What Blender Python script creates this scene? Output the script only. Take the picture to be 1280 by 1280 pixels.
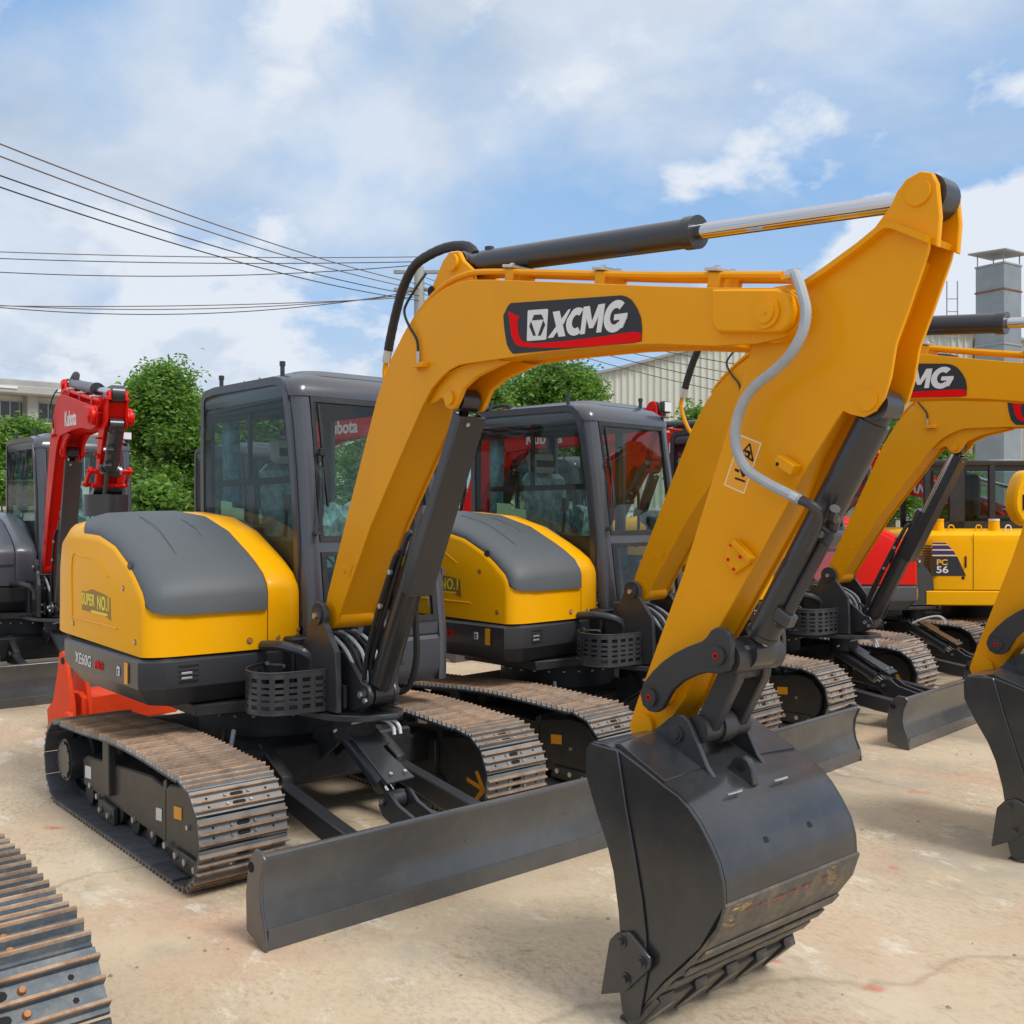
import bpy, bmesh, math, random
import numpy as np
from mathutils import Vector, Matrix
R = math.radians
random.seed(7); rng = np.random.default_rng(11)
S = bpy.context.scene
COL = S.collection
for o in list(bpy.data.objects): bpy.data.objects.remove(o)

# ------------------------------------------------------------------ camera
YAW = .8639
cd = bpy.data.cameras.new('camera'); cam = bpy.data.objects.new('camera', cd); COL.objects.link(cam)
cam.location = (5.224, -2.690, 1.612); cam.rotation_euler = (R(90), 0, YAW)
cd.sensor_width = 36; cd.lens = 36*1272/1280; cd.clip_end = 3000; cd.clip_start = .05
S.camera = cam
CX, CY, CH, CF = 5.224, -2.690, 1.612, 1272.
def wp(px, dep, z=0.):
    """world point at photo column px and depth dep (metres)"""
    l = (px-640)/CF*dep; c, s = math.cos(YAW), math.sin(YAW)
    return Vector((CX+l*c-dep*s, CY+l*s+dep*c, z))
def zp(py, dep): return CH+(640-py)/CF*dep

# ------------------------------------------------------------------ light
SUN = Vector((.62, .10, .78)).normalized()
sd = bpy.data.lights.new('sun', 'SUN'); sun = bpy.data.objects.new('sun', sd); COL.objects.link(sun)
sd.energy = 1.5; sd.angle = R(17); sd.color = (1, .965, .91)
sun.rotation_euler = SUN.to_track_quat('Z', 'Y').to_euler(); sun.location = (0, 0, 30)
W = bpy.data.worlds.new('World'); S.world = W; W.use_nodes = True
nt = W.node_tree; nt.nodes.clear(); N = nt.nodes.new; L = nt.links.new
sky = N('ShaderNodeTexSky'); sky.sky_type = 'NISHITA'; sky.sun_disc = False
sky.sun_elevation = math.asin(SUN.z); sky.sun_rotation = math.atan2(SUN.x, SUN.y); sky.air_density = 1.0; sky.dust_density = .6
def wmath(op, a, b=None):
    n = N('ShaderNodeMath'); n.operation = op
    for i, v in enumerate((a, b)):
        if v is None: continue
        if isinstance(v, (int, float)): n.inputs[i].default_value = v
        else: L(v, n.inputs[i])
    return n.outputs[0]
tc = N('ShaderNodeTexCoord'); sp = N('ShaderNodeSeparateXYZ'); L(tc.outputs['Generated'], sp.inputs[0])
dz = wmath('ADD', wmath('MAXIMUM', sp.outputs[2], 0.0), .42)
cb = N('ShaderNodeCombineXYZ'); L(wmath('DIVIDE', sp.outputs[0], dz), cb.inputs[0]); L(wmath('DIVIDE', sp.outputs[1], dz), cb.inputs[1])
cb.inputs[2].default_value = 3.7
def wnoise(scale, det, rough, dist=0., off=0.):
    m = N('ShaderNodeMapping'); m.inputs['Location'].default_value = (off, off*1.7, 0); L(cb.outputs[0], m.inputs[0])
    n = N('ShaderNodeTexNoise'); n.inputs['Scale'].default_value = scale; n.inputs['Detail'].default_value = det
    n.inputs['Roughness'].default_value = rough; n.inputs['Distortion'].default_value = dist; L(m.outputs[0], n.inputs[0]); return n.outputs[0]
def wramp(f, stops):
    r = N('ShaderNodeValToRGB'); e = r.color_ramp.elements
    while len(e) < len(stops): e.new(.5)
    for k, (p, c) in zip(e, stops): k.position = p; k.color = (c[0], c[1], c[2], 1)
    L(f, r.inputs[0]); return r.outputs[0]
def wmix(f, a, b):
    m = N('ShaderNodeMix'); m.data_type = 'RGBA'
    if isinstance(f, (int, float)): m.inputs[0].default_value = f
    else: L(f, m.inputs[0])
    for i, v in ((6, a), (7, b)):
        if isinstance(v, tuple): m.inputs[i].default_value = v
        else: L(v, m.inputs[i])
    return m.outputs[2]
blue = wmix(wramp(wnoise(1.1, 4, .5, .2, 1.3), [(.35, (0,)*3), (.65, (1,)*3)]), (1.2, 2.7, 5.1, 1), (2.1, 3.5, 5.4, 1))
tint = N('ShaderNodeMix'); tint.data_type = 'RGBA'; tint.inputs[0].default_value = .30; L(blue, tint.inputs[6]); L(sky.outputs[0], tint.inputs[7])
haze_ = wramp(sp.outputs[2], [(.0, (.75,)*3), (.34, (.0,)*3)])
a = wmix(haze_, tint.outputs[2], (3.3, 4.1, 5.1, 1))
veil = wramp(wnoise(1.35, 8, .56, .25, 15.2), [(.42, (.0,)*3), (.57, (.92,)*3)])
body = wmix(wramp(wnoise(2.3, 7, .6, .2, 7.7), [(.36, (0,)*3), (.62, (1,)*3)]), (2.95, 3.5, 4.3, 1), (4.3, 4.75, 5.4, 1))
a = wmix(veil, a, body)
cum = wramp(wnoise(3.1, 9, .55, .10, 2.4), [(.505, (0,)*3), (.565, (.95,)*3)])
a = wmix(cum, a, (4.75, 5.1, 5.6, 1))
over = wmath('MULTIPLY', wramp(sp.outputs[2], [(.42, (0,)*3), (.80, (1,)*3)]), .75)
a = wmix(over, a, (6.4, 6.2, 6.1, 1))           # bright cloud added overhead, out of view, to lift and warm the light
gnd = wmath('LESS_THAN', sp.outputs[2], -.01)
a = wmix(gnd, a, (2.2, 1.9, 1.5, 1))
bg = N('ShaderNodeBackground'); L(a, bg.inputs[0]); bg.inputs[1].default_value = .095
wo = N('ShaderNodeOutputWorld'); L(bg.outputs[0], wo.inputs[0])
S.view_settings.view_transform = 'Standard'; S.view_settings.look = 'None'; S.view_settings.exposure = .8; S.view_settings.gamma = 1
S.view_settings.use_curve_mapping = False
S.render.engine = 'CYCLES'; S.render.film_transparent = False
S.cycles.max_bounces = 8; S.cycles.transparent_max_bounces = 24

# ------------------------------------------------------------------ materials
MAT = {}
def mat(name, col, rough=.5, metal=0., var=.12, vs=3., bump=0., bs=40., coat=0., dust=0., dustcol=(.34, .27, .19), rnd=0., spec=.5):
    """principled paint/metal with uneven colour, dust and fine relief"""
    if name in MAT: return MAT[name]
    m = bpy.data.materials.new(name); m.use_nodes = True; t = m.node_tree; n = t.nodes; l = t.links; n.clear()
    out = n.new('ShaderNodeOutputMaterial'); p = n.new('ShaderNodeBsdfPrincipled'); l.new(p.outputs[0], out.inputs[0])
    co = n.new('ShaderNodeTexCoord').outputs['Object']
    nz = n.new('ShaderNodeTexNoise'); nz.inputs['Scale'].default_value = vs; nz.inputs['Detail'].default_value = 6; nz.inputs['Roughness'].default_value = .6
    l.new(co, nz.inputs[0])
    r = n.new('ShaderNodeValToRGB'); r.color_ramp.elements[0].position = .3; r.color_ramp.elements[1].position = .7
    r.color_ramp.elements[0].color = tuple(c*(1-var) for c in col)+(1,); r.color_ramp.elements[1].color = tuple(min(1, c*(1+var)) for c in col)+(1,)
    l.new(nz.outputs[0], r.inputs[0]); c = r.outputs[0]
    if dust:
        n2 = n.new('ShaderNodeTexNoise'); n2.inputs['Scale'].default_value = vs*2.7; n2.inputs['Detail'].default_value = 9; n2.inputs['Roughness'].default_value = .72
        l.new(co, n2.inputs[0])
        r2 = n.new('ShaderNodeValToRGB'); r2.color_ramp.elements[0].position = .45; r2.color_ramp.elements[1].position = .75
        r2.color_ramp.elements[0].color = (0, 0, 0, 1); r2.color_ramp.elements[1].color = (dust,)*3+(1,)
        l.new(n2.outputs[0], r2.inputs[0])
        mx = n.new('ShaderNodeMix'); mx.data_type = 'RGBA'; l.new(r2.outputs[0], mx.inputs[0]); l.new(c, mx.inputs[6]); mx.inputs[7].default_value = dustcol+(1,); c = mx.outputs[2]
    if rnd:
        oi = n.new('ShaderNodeObjectInfo'); mr = n.new('ShaderNodeMapRange'); mr.inputs[3].default_value = 1-rnd; mr.inputs[4].default_value = 1+rnd
        l.new(oi.outputs['Random'], mr.inputs[0]); hs = n.new('ShaderNodeHueSaturation'); l.new(mr.outputs[0], hs.inputs['Value']); l.new(c, hs.inputs['Color']); c = hs.outputs[0]
    l.new(c, p.inputs['Base Color'])
    rr = n.new('ShaderNodeMapRange'); rr.inputs[3].default_value = max(.02, rough-.08); rr.inputs[4].default_value = min(1, rough+.1)
    l.new(nz.outputs[0], rr.inputs[0]); l.new(rr.outputs[0], p.inputs['Roughness'])
    p.inputs['Metallic'].default_value = metal; p.inputs['Coat Weight'].default_value = coat; p.inputs['Coat Roughness'].default_value = .12
    p.inputs['Specular IOR Level'].default_value = spec
    if bump:
        nb = n.new('ShaderNodeTexNoise'); nb.inputs['Scale'].default_value = bs; nb.inputs['Detail'].default_value = 5; l.new(co, nb.inputs[0])
        b = n.new('ShaderNodeBump'); b.inputs['Strength'].default_value = bump; b.inputs['Distance'].default_value = .004
        l.new(nb.outputs[0], b.inputs['Height']); l.new(b.outputs[0], p.inputs['Normal'])
    MAT[name] = m; return m
YEL = mat('yellow_paint', (.88, .41, .001), .36, var=.05, vs=1.3, coat=.12, bump=.04, bs=25, spec=.12)
YELD = mat('boom_yellow_paint', (.80, .335, .001), .42, var=.06, vs=1.6, coat=.12, bump=.10, bs=14, spec=.14, dust=.05, dustcol=(.40, .20, .03))
YELP = mat('bright_yellow_paint', (.90, .45, .002), .38, var=.04, vs=1.3, coat=.03, spec=.12)
GRY = mat('dark_grey_paint', (.036, .038, .043), .34, var=.12, vs=2.2, coat=.22, bump=.05, bs=30)
GRYC = mat('cab_grey_paint', (.062, .067, .079), .28, var=.06, vs=2., coat=.45)
COVER = mat('grey_cover_plastic', (.085, .098, .108), .55, var=.06, vs=2., bump=.25, bs=160)
SKIRT = mat('charcoal_skirt', (.038, .040, .045), .38, var=.08, vs=2., coat=.15, bump=.06, bs=60)
STEEL = mat('bucket_steel_grey', (.040, .043, .049), .25, .3, var=.2, vs=4., coat=.4, bump=.12, bs=22, dust=.10, dustcol=(.22, .17, .11))
BLADE = mat('blade_grey_paint', (.082, .085, .090), .26, .2, var=.15, vs=3., coat=.3, bump=.1, bs=16, dust=.12, dustcol=(.3, .25, .18))
CYLM = mat('cylinder_black_paint', (.024, .024, .028), .33, var=.12, vs=5., coat=.3, bump=.06, bs=30)
FRM = mat('track_frame_paint', (.032, .031, .029), .45, var=.12, vs=4., coat=.1, bump=.15, bs=30, dust=.2, dustcol=(.16, .13, .10))
BLK = mat('black_frame', (.016, .017, .019), .5, var=.3, vs=6., bump=.2, bs=40, dust=.16, dustcol=(.12, .10, .08))
DRK = mat('dark_recess', (.006, .006, .007), .8)
LINK = mat('link_dark_paint', (.028, .028, .031), .45, var=.1, vs=4., coat=.1, bump=.08, bs=30)
RUB = mat('rubber_hose', (.014, .014, .016), .5, bump=.3, bs=120)
CHR = mat('chrome_rod', (.58, .58, .60), .05, 1., var=.03)
ZNC = mat('zinc_fitting', (.55, .55, .54), .3, .8, var=.15, vs=20.)
SPR = mat('grey_spiral_hose', (.36, .40, .43), .42, var=.1, vs=20)
SHOE = mat('shoe_grey_steel', (.25, .25, .25), .55, .2, var=.25, vs=9., bump=.3, bs=60, dust=.75, dustcol=(.33, .27, .20), rnd=.18)
SHOEI = mat('shoe_inner_steel', (.085, .095, .11), .6, .3, var=.3, vs=9., bump=.3, bs=60, dust=.35, dustcol=(.25, .2, .15), rnd=.2)
RUST = mat('rusty_grouser', (.36, .20, .10), .75, .1, var=.4, vs=14., bump=.4, bs=90, dust=.75, dustcol=(.42, .37, .30), rnd=.3)
WHT = mat('white_print', (.74, .74, .74), .5, var=.03, spec=.2)
REDP = mat('red_print', (.78, .004, .006), .5, var=.04, spec=.08)
DEC = mat('charcoal_decal', (.036, .038, .044), .45, var=.05, spec=.2)
ORG = mat('amber_print', (.85, .36, .01), .45, var=.03)
SYEL = mat('bright_sticker_yellow', (.85, .72, .05), .4, var=.03)
CREAM = mat('cream_print', (.85, .68, .42), .5, var=.03)
REDM = mat('red_paint', (.66, .010, .005), .38, var=.06, vs=1.5, coat=.03, spec=.15)
ORR = mat('orange_red_paint', (.80, .06, .012), .42, var=.08, vs=5., coat=.03, dust=.12, spec=.15)
PURP = mat('navy_print', (.03, .02, .16), .4)
SEATM = mat('plastic_wrapped_seat', (.17, .27, .27), .25, var=.75, vs=16., bump=.9, bs=22, coat=.6)
SHEETM = mat('pale_green_paper', (.42, .72, .58), .7, var=.05)
CARD = mat('grey_white_plastic', (.45, .45, .43), .5)
INT = mat('cab_interior', (.03, .032, .034), .7)
BRN = mat('brown_trim_panel', (.14, .075, .045), .4)
YHOOK = mat('lime_lamp', (.6, .8, .02), .4)
def glass(name, tint, refl=.9, rough=.01):
    m = bpy.data.materials.new(name); m.use_nodes = True; t = m.node_tree; n = t.nodes; l = t.links; n.clear()
    out = n.new('ShaderNodeOutputMaterial'); tr = n.new('ShaderNodeBsdfTransparent'); tr.inputs[0].default_value = tint+(1,)
    g = n.new('ShaderNodeBsdfGlossy'); g.inputs['Roughness'].default_value = rough; g.inputs[0].default_value = (refl, refl, refl, 1)
    fr = n.new('ShaderNodeFresnel'); ge = n.new('ShaderNodeNewGeometry'); ir = n.new('ShaderNodeMapRange'); ir.inputs[3].default_value = 1.45; ir.inputs[4].default_value = 1/1.45; l.new(ge.outputs['Backfacing'], ir.inputs[0]); l.new(ir.outputs[0], fr.inputs[0])
    nz = n.new('ShaderNodeTexNoise'); nz.inputs['Scale'].default_value = 2.2; tcn = n.new('ShaderNodeTexCoord'); l.new(tcn.outputs['Object'], nz.inputs[0])
    b = n.new('ShaderNodeBump'); b.inputs['Strength'].default_value = .06; b.inputs['Distance'].default_value = .03; l.new(nz.outputs[0], b.inputs['Height']); l.new(b.outputs[0], g.inputs['Normal'])
    mx = n.new('ShaderNodeMixShader'); l.new(fr.outputs[0], mx.inputs[0]); l.new(tr.outputs[0], mx.inputs[1]); l.new(g.outputs[0], mx.inputs[2]); l.new(mx.outputs[0], out.inputs[0]); return m
GLS = glass('tinted_glass', (.80, .86, .84), .32); GLF = glass('front_glass', (.84, .92, .90), .7)

# ------------------------------------------------------------------ mesh helpers
def inset(poly, d):
    """offset a simple polygon inward by d"""
    n = len(poly); A = sum(poly[i][0]*poly[(i+1) % n][1]-poly[(i+1) % n][0]*poly[i][1] for i in range(n)); s = 1 if A > 0 else -1
    out = []
    for i in range(n):
        p0, p1, p2 = Vector(poly[i-1]), Vector(poly[i]), Vector(poly[(i+1) % n])
        e1 = (p1-p0).normalized(); e2 = (p2-p1).normalized()
        n1 = Vector((-e1.y, e1.x))*s; n2 = Vector((-e2.y, e2.x))*s; b = (n1+n2); b = b.normalized() if b.length > 1e-6 else n1
        k = d/max(.4, b.dot(n1)); q = p1+b*k; out.append((q.x, q.y))
    return out
def arcpts(cx, cz, r, a0, a1, n):
    return [(cx+r*math.cos(R(a0+(a1-a0)*i/n)), cz+r*math.sin(R(a0+(a1-a0)*i/n))) for i in range(n+1)]
def smooth(pts, n=6):
    P = [Vector(p) for p in pts]; P = [P[0]*2-P[1]]+P+[P[-1]*2-P[-2]]; out = []
    for i in range(1, len(P)-2):
        for k in range(n):
            t = k/n; a, b, c, d = P[i-1], P[i], P[i+1], P[i+2]
            out.append(.5*((2*b)+(-a+c)*t+(2*a-5*b+4*c-d)*t*t+(-a+3*b-3*c+d)*t**3))
    out.append(P[-2]); return out
class MB:
    def __init__(s, T=None): s.v = []; s.f = []; s.m = []; s.mats = []; s.T = T
    def mi(s, m):
        if m not in s.mats: s.mats.append(m)
        return s.mats.index(m)
    def add(s, V, F, m):
        o = len(s.v); k = s.mi(m); s.v += [tuple(v) for v in V]; s.f += [tuple(i+o for i in f) for f in F]; s.m += [k]*len(F); return s
    def addbm(s, bm, m):
        bm.verts.index_update(); s.add([v.co.copy() for v in bm.verts], [[v.index for v in f.verts] for f in bm.faces], m); bm.free()
    def bev(s, V, F, m, w, seg=1):
        if w <= 0: return s.add(V, F, m)
        bm = bmesh.new(); vs = [bm.verts.new(v) for v in V]
        for f in F:
            try: bm.faces.new([vs[i] for i in f])
            except ValueError: pass
        bmesh.ops.recalc_face_normals(bm, faces=bm.faces)
        ed = [e for e in bm.edges if len(e.link_faces) == 2 and e.calc_face_angle(0) > R(32)]
        bmesh.ops.bevel(bm, geom=ed, offset=w, segments=seg, profile=.5, affect='EDGES', clamp_overlap=True)
        s.addbm(bm, m); return s
    def box(s, c, d, m, rot=None, b=0.):
        x, y, z = d[0]/2, d[1]/2, d[2]/2
        V = [Vector((i*x, j*y, k*z)) for i in (-1, 1) for j in (-1, 1) for k in (-1, 1)]
        if rot is not None: V = [rot @ v for v in V]
        V = [v+Vector(c) for v in V]
        F = [(0, 1, 3, 2), (4, 6, 7, 5), (0, 4, 5, 1), (2, 3, 7, 6), (0, 2, 6, 4), (1, 5, 7, 3)]
        return s.bev(V, F, m, b)
    def prism(s, poly, y0, y1, m, b=0.):
        """XZ outline given real thickness from y0 to y1"""
        n = len(poly); V = [(p[0], y0, p[1]) for p in poly]+[(p[0], y1, p[1]) for p in poly]
        F = [tuple(range(n)), tuple(range(2*n-1, n-1, -1))]+[(i, i+n, (i+1) % n+n, (i+1) % n) for i in range(n)]
        return s.bev(V, F, m, b)
    def ext(s, P, d, m, b=0.):
        n = len(P); d = Vector(d); V = [Vector(p) for p in P]+[Vector(p)+d for p in P]
        F = [tuple(range(n)), tuple(range(2*n-1, n-1, -1))]+[(i, i+n, (i+1) % n+n, (i+1) % n) for i in range(n)]
        return s.bev(V, F, m, b)
    def sheet(s, P, y0, y1, th, m):
        """a bent plate: open XZ path swept from y0 to y1"""
        n = len(P); Q = []
        for i in range(n):
            a = Vector(P[max(0, i-1)]); b = Vector(P[min(n-1, i+1)]); t = (b-a).normalized(); Q.append((P[i][0]-t.y*th, P[i][1]+t.x*th))
        return s.loft([[(p[0], y, p[1]) for p in list(P)+Q[::-1]] for y in (y0, y1)], m)
    def loft(s, secs, m, cap=True, closed=True, b=0.):
        n = len(secs[0]); V = [v for sec in secs for v in sec]; F = []
        for k in range(len(secs)-1):
            for i in range(n if closed else n-1):
                j = (i+1) % n; F.append((k*n+i, k*n+j, (k+1)*n+j, (k+1)*n+i))
        if cap: F.append(tuple(range(n-1, -1, -1))); F.append(tuple((len(secs)-1)*n+i for i in range(n)))
        return s.bev(V, F, m, b)
    def cyl(s, p0, p1, r, m, n=16, r1=None, cap=True):
        p0, p1 = Vector(p0), Vector(p1); r1 = r if r1 is None else r1; d = (p1-p0).normalized()
        u = d.orthogonal().normalized(); w = d.cross(u)
        A = [[p+(u*math.cos(2*math.pi*i/n)+w*math.sin(2*math.pi*i/n))*q for i in range(n)] for p, q in ((p0, r), (p1, r1))]
        return s.loft(A, m, cap)
    def tube(s, pts, r, m, n=8, sm=5, ring=0.):
        P = smooth(pts, sm) if sm > 1 else [Vector(p) for p in pts]; secs = []; u = None
        for i, p in enumerate(P):
            t = (P[min(i+1, len(P)-1)]-P[max(i-1, 0)]).normalized()
            u = (t.orthogonal() if u is None else (u-t*u.dot(t))).normalized(); w = t.cross(u)
            q = r*(1+ring*(i % 2)); secs.append([p+(u*math.cos(2*math.pi*k/n)+w*math.sin(2*math.pi*k/n))*q for k in range(n)])
        return s.loft(secs, m)
    def bolt(s, p, d, r, m=None, h=.012):
        p = Vector(p); d = Vector(d).normalized(); return s.cyl(p-d*.002, p+d*h, r, m or ZNC, 6)
    def mesh(s, name, ang=35):
        me = bpy.data.meshes.new(name); V = s.v
        if s.T is not None: V = [tuple(s.T @ Vector(v)) for v in V]
        me.from_pydata(V, [], s.f)
        for m in s.mats: me.materials.append(m)
        me.polygons.foreach_set('material_index', s.m)
        bm = bmesh.new(); bm.from_mesh(me); bmesh.ops.recalc_face_normals(bm, faces=bm.faces); bm.to_mesh(me); bm.free()
        me.polygons.foreach_set('use_smooth', [True]*len(me.polygons)); me.set_sharp_from_angle(angle=R(ang)); me.update(); return me
    def build(s, name, parent=None, ang=35, M=None):
        return link(name, s.mesh(name, ang), parent, M)
def link(name, me, parent=None, M=None):
    o = bpy.data.objects.new(name, me); COL.objects.link(o)
    if parent is not None: o.parent = parent
    if M is not None: o.matrix_local = M
    return o
def tag(o, label=None, cat=None, group=None, kind=None):
    for k, v in (('label', label), ('category', cat), ('group', group), ('kind', kind)):
        if v: o[k] = v
    return o
def empty(name, M, label=None, cat=None, group=None):
    o = bpy.data.objects.new(name, None); o.empty_display_size = .2; COL.objects.link(o); o.matrix_world = M; return tag(o, label, cat, group)
def place(x, y, rz=0., z=0.): return Matrix.Translation((x, y, z)) @ Matrix.Rotation(rz, 4, 'Z')
def copy_tree(o, parent=None):
    c = o.copy(); COL.objects.link(c); c.parent = parent
    for ch in list(o.children): copy_tree(ch, c)
    return c
def text(name, body, size, M, m, parent, shear=0., off=0., sx=1., align='LEFT', space=1.):
    cu = bpy.data.curves.new(name, 'FONT'); cu.body = body; cu.size = size; cu.shear = shear; cu.offset = off; cu.extrude = .0012; cu.align_x = align; cu.space_character = space
    cu.fill_mode = 'BOTH'; tmp = bpy.data.objects.new('tmp', cu); COL.objects.link(tmp)
    bpy.context.view_layer.update(); dg = bpy.context.evaluated_depsgraph_get(); me = bpy.data.meshes.new_from_object(tmp.evaluated_get(dg)); bpy.data.objects.remove(tmp)
    me.transform(M @ Matrix.Diagonal((sx, 1, 1, 1))); me.materials.clear(); me.materials.append(m); me.name = name
    return link(name, me, parent)
RX = Matrix.Rotation(R(90), 4, 'X')
def side_m(x, y, z, slope=0.): return Matrix.Translation((x, y, z)) @ Matrix.Rotation(-slope, 4, 'Y') @ RX       # lettering facing -y
def front_m(x, y, z): return Matrix.Translation((x, y, z)) @ Matrix.Rotation(R(90), 4, 'Z') @ RX                # lettering facing +x

# ------------------------------------------------------------------ crawler excavator
def track_path(kind='std'):
    """closed loop of the shoe plates, counter-clockwise seen from -y, as (x, z)"""
    p = []
    p += [(-.67+.205*math.cos(R(a)), .235+.21*math.sin(R(a))) for a in range(90, 271, 10)]
    p += [(x, .025) for x in np.linspace(-.5, .85, 8)]
    p += [(1.0+.217*math.cos(R(a)), .242+.217*math.sin(R(a))) for a in range(-90, 91, 10)]
    p += [(.8, .468), (.6, .480), (.35, .487), (.1, .482), (-.1, .470), (-.3, .458), (-.5, .450)]
    return p
def loop_samples(P, n, off=0.):
    P = [Vector(p) for p in P]; P.append(P[0]); d = [0]
    for a, b in zip(P, P[1:]): d.append(d[-1]+(b-a).length)
    Lt = d[-1]; out = []
    for k in range(n):
        s = ((k+off)/n*Lt) % Lt
        i = max(j for j in range(len(d)-1) if d[j] <= s+1e-9); t = (s-d[i])/max(1e-9, d[i+1]-d[i]); out.append(P[i].lerp(P[i+1], t))
    return out, Lt/n
def shoe_mesh(pitch, wid, sc=1., plate=None, rust=None, boltm=None):
    b = MB(); h = .009*sc; plate = plate or SHOE; rust = rust or RUST
    b.box((0, 0, -.001), (pitch*.97, wid, h), SHOEI)
    b.box((0, 0, h*.5+.001), (pitch*.96, wid*.998, .004), plate)
    for k, x in enumerate((-.36, -.03, .30)):
        z0 = .006*sc; hh = .021*sc; x *= pitch
        b.prism([(x-.0065*sc, z0), (x+.0065*sc, z0), (x+.0045*sc, z0+hh*.75), (x-.0045*sc, z0+hh*.75)], -wid/2, wid/2, plate)
        b.prism([(x-.0045*sc, z0+hh*.75), (x+.0045*sc, z0+hh*.75), (x+.003*sc, z0+hh), (x-.003*sc, z0+hh)], -wid/2, wid/2, rust)
    for x in (-.20, .135):
        x *= pitch
        b.ext([(x+.009*sc*math.sin(R(a)), .021*sc*(1 if -90 < a < 90 else -1)+.009*sc*math.cos(R(a)), .0065) for a in (-90+.01, -45, 0, 45, 90-.01, 90.01, 135, 180, 225, 269.99)], (0, 0, .002), DRK)
        for y in (-.053*sc, .053*sc): b.cyl((x, y, .006), (x, y, .016*sc), .009*sc, boltm or (ZNC if x < 0 else plate), 8, .006*sc)
        for y in (-.135*sc, .135*sc): b.cyl((x, y, .006), (x, y, .0085), .006*sc, DRK, 6)
    return b.mesh('shoe')
SHOE_ME = {}
def add_track(root, yc, sgn, n=38, wid=.40, off=0., frame=FRM, sticker=True):
    """a track: shoes (sub-parts), side frame, idler, final drive; sgn = outward direction of y"""
    sm, pitch = loop_samples(track_path(), n, off)
    key = (round(pitch, 4), wid)
    if key not in SHOE_ME: SHOE_ME[key] = shoe_mesh(pitch, wid)
    b = MB()                                                    # link chain with rollers inside
    inner = [(p[0]*.985+.002, p[1]) for p in sm]
    ctr = Vector((.16, .24))
    lp = inset([tuple(p) for p in sm][::-1], .008); li = inset(lp, .035); m_ = len(lp)
    for y in (-.075, .055):
        V = [(p[0], yc+y, p[1]) for p in lp]+[(p[0], yc+y, p[1]) for p in li]+[(p[0], yc+y+.02, p[1]) for p in lp]+[(p[0], yc+y+.02, p[1]) for p in li]
        F = []
        for i in range(m_):
            j = (i+1) % m_; F += [(i, j, j+m_, i+m_), (i+2*m_, i+3*m_, j+3*m_, j+2*m_), (i, i+2*m_, j+2*m_, j), (i+m_, j+m_, j+3*m_, i+3*m_)]
        b.add(V, F, BLK)
    for x in (-.42, -.2, .02, .24, .46, .68): b.cyl((x, yc-.10, .10), (x, yc+.10, .10), .062, BLK, 14)
    b.cyl((.1, yc-.05, .42), (.1, yc+.05, .42), .035, BLK, 12)
    t = b.build('track', root)
    for k in range(n):
        a = sm[k-1]; c = sm[(k+1) % n]; d = (c-a).normalized(); p = sm[k]
        # local x along travel, z outward
        out = Vector((d.y, 0, -d.x)); M = Matrix(((d.x, 0, out.x, p.x), (0, 1, 0, yc), (d.y, 0, out.z, p.y), (0, 0, 0, 1)))
        link('shoe', SHOE_ME[key], t, M)
    yo = yc+sgn*.105; f = MB(); y0, y1 = sorted((yc-sgn*.10, yo))
    f.prism([(-.50, .13), (.55, .095), (.64, .09), (.64, .345), (.46, .365), (-.36, .30), (-.44, .30), (-.52, .27)], y0, y1, frame, .008)
    y2, y3 = sorted((yc-sgn*.09, yo+sgn*.012))
    f.prism([(.66, .085), (.98, .06), (1.08, .10), (1.12, .17), (1.13, .25), (1.10, .32), (1.03, .39), (.93, .41), (.70, .375), (.66, .345)], y2, y3, frame, .008)
    f.prism([(.64, .08), (.68, .08), (.68, .40), (.64, .38)], y2, y3+sgn*0+.004, frame, .003)
    f.prism([(-.12, .17), (-.02, .17), (-.03, .44), (-.05, .47), (-.09, .47), (-.12, .44)], *sorted((yo-sgn*.01, yo+sgn*.03)), frame, .005)
    f.prism([(-.20, .04), (.03, .03), (.03, .12), (-.20, .13)], *sorted((yo, yo+sgn*.025)), frame, .004)
    f.prism([(.78, .05), (1.10, .03), (1.12, .07), (1.04, .115), (.80, .12)], *sorted((yo+sgn*.012, yo+sgn*.03)), frame, .004)
    for x, z in ((-.38, .15), (-.18, .14), (-.14, .08), (-.02, .075), (.25, .11), (.5, .10), (.72, .11), (.84, .095), (.94, .09), (1.04, .082)): f.bolt((x, yo+sgn*.03 if x > .7 or -.2 < x < 0 else yo, z), (0, sgn, 0), .016)
    f.bolt((.93, yo+sgn*.012, .235), (0, sgn, 0), .012)
    fr = f.build('track_frame', t)
    if sticker and sgn < 0:
        for (x0, z0, x1, z1, m) in ((-.47, .175, -.375, .24, WHT), (.53, .175, .60, .232, WHT), (.77, .24, .855, .295, ORG)):
            yy = yo-.0135 if x0 > .7 else yo-.0015
            q = MB(); q.prism([(x0, z0), (x1, z0+.008), (x1, z1+.008), (x0, z1)], yy-.0015, yy, m); q.build('sticker', t)
    if sgn > 0:                                                # yellow arrow on the inner face of the far frame
        q = MB(); yy = y2-.0015; X, Z = 1.02, .15
        for P in ([(X-.10, Z+.02), (X+.02, Z-.005), (X+.02, Z+.02), (X-.10, Z+.042)], [(X-.03, Z+.085), (X-.005, Z+.095), (X+.06, Z), (X+.03, Z-.01)], [(X-.04, Z-.065), (X-.02, Z-.08), (X+.06, Z+.0), (X+.03, Z+.012)]): q.prism(P, yy-.0015, yy, ORG)
        q.build('arrow_mark', t)
    d = MB(); d.cyl((-.67, yc-sgn*.12, .24), (-.67, yo+sgn*.045, .24), .115, GRY, 28); d.cyl((-.67, yo+sgn*.045, .24), (-.67, yo+sgn*.056, .24), .10, GRY, 28)
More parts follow.
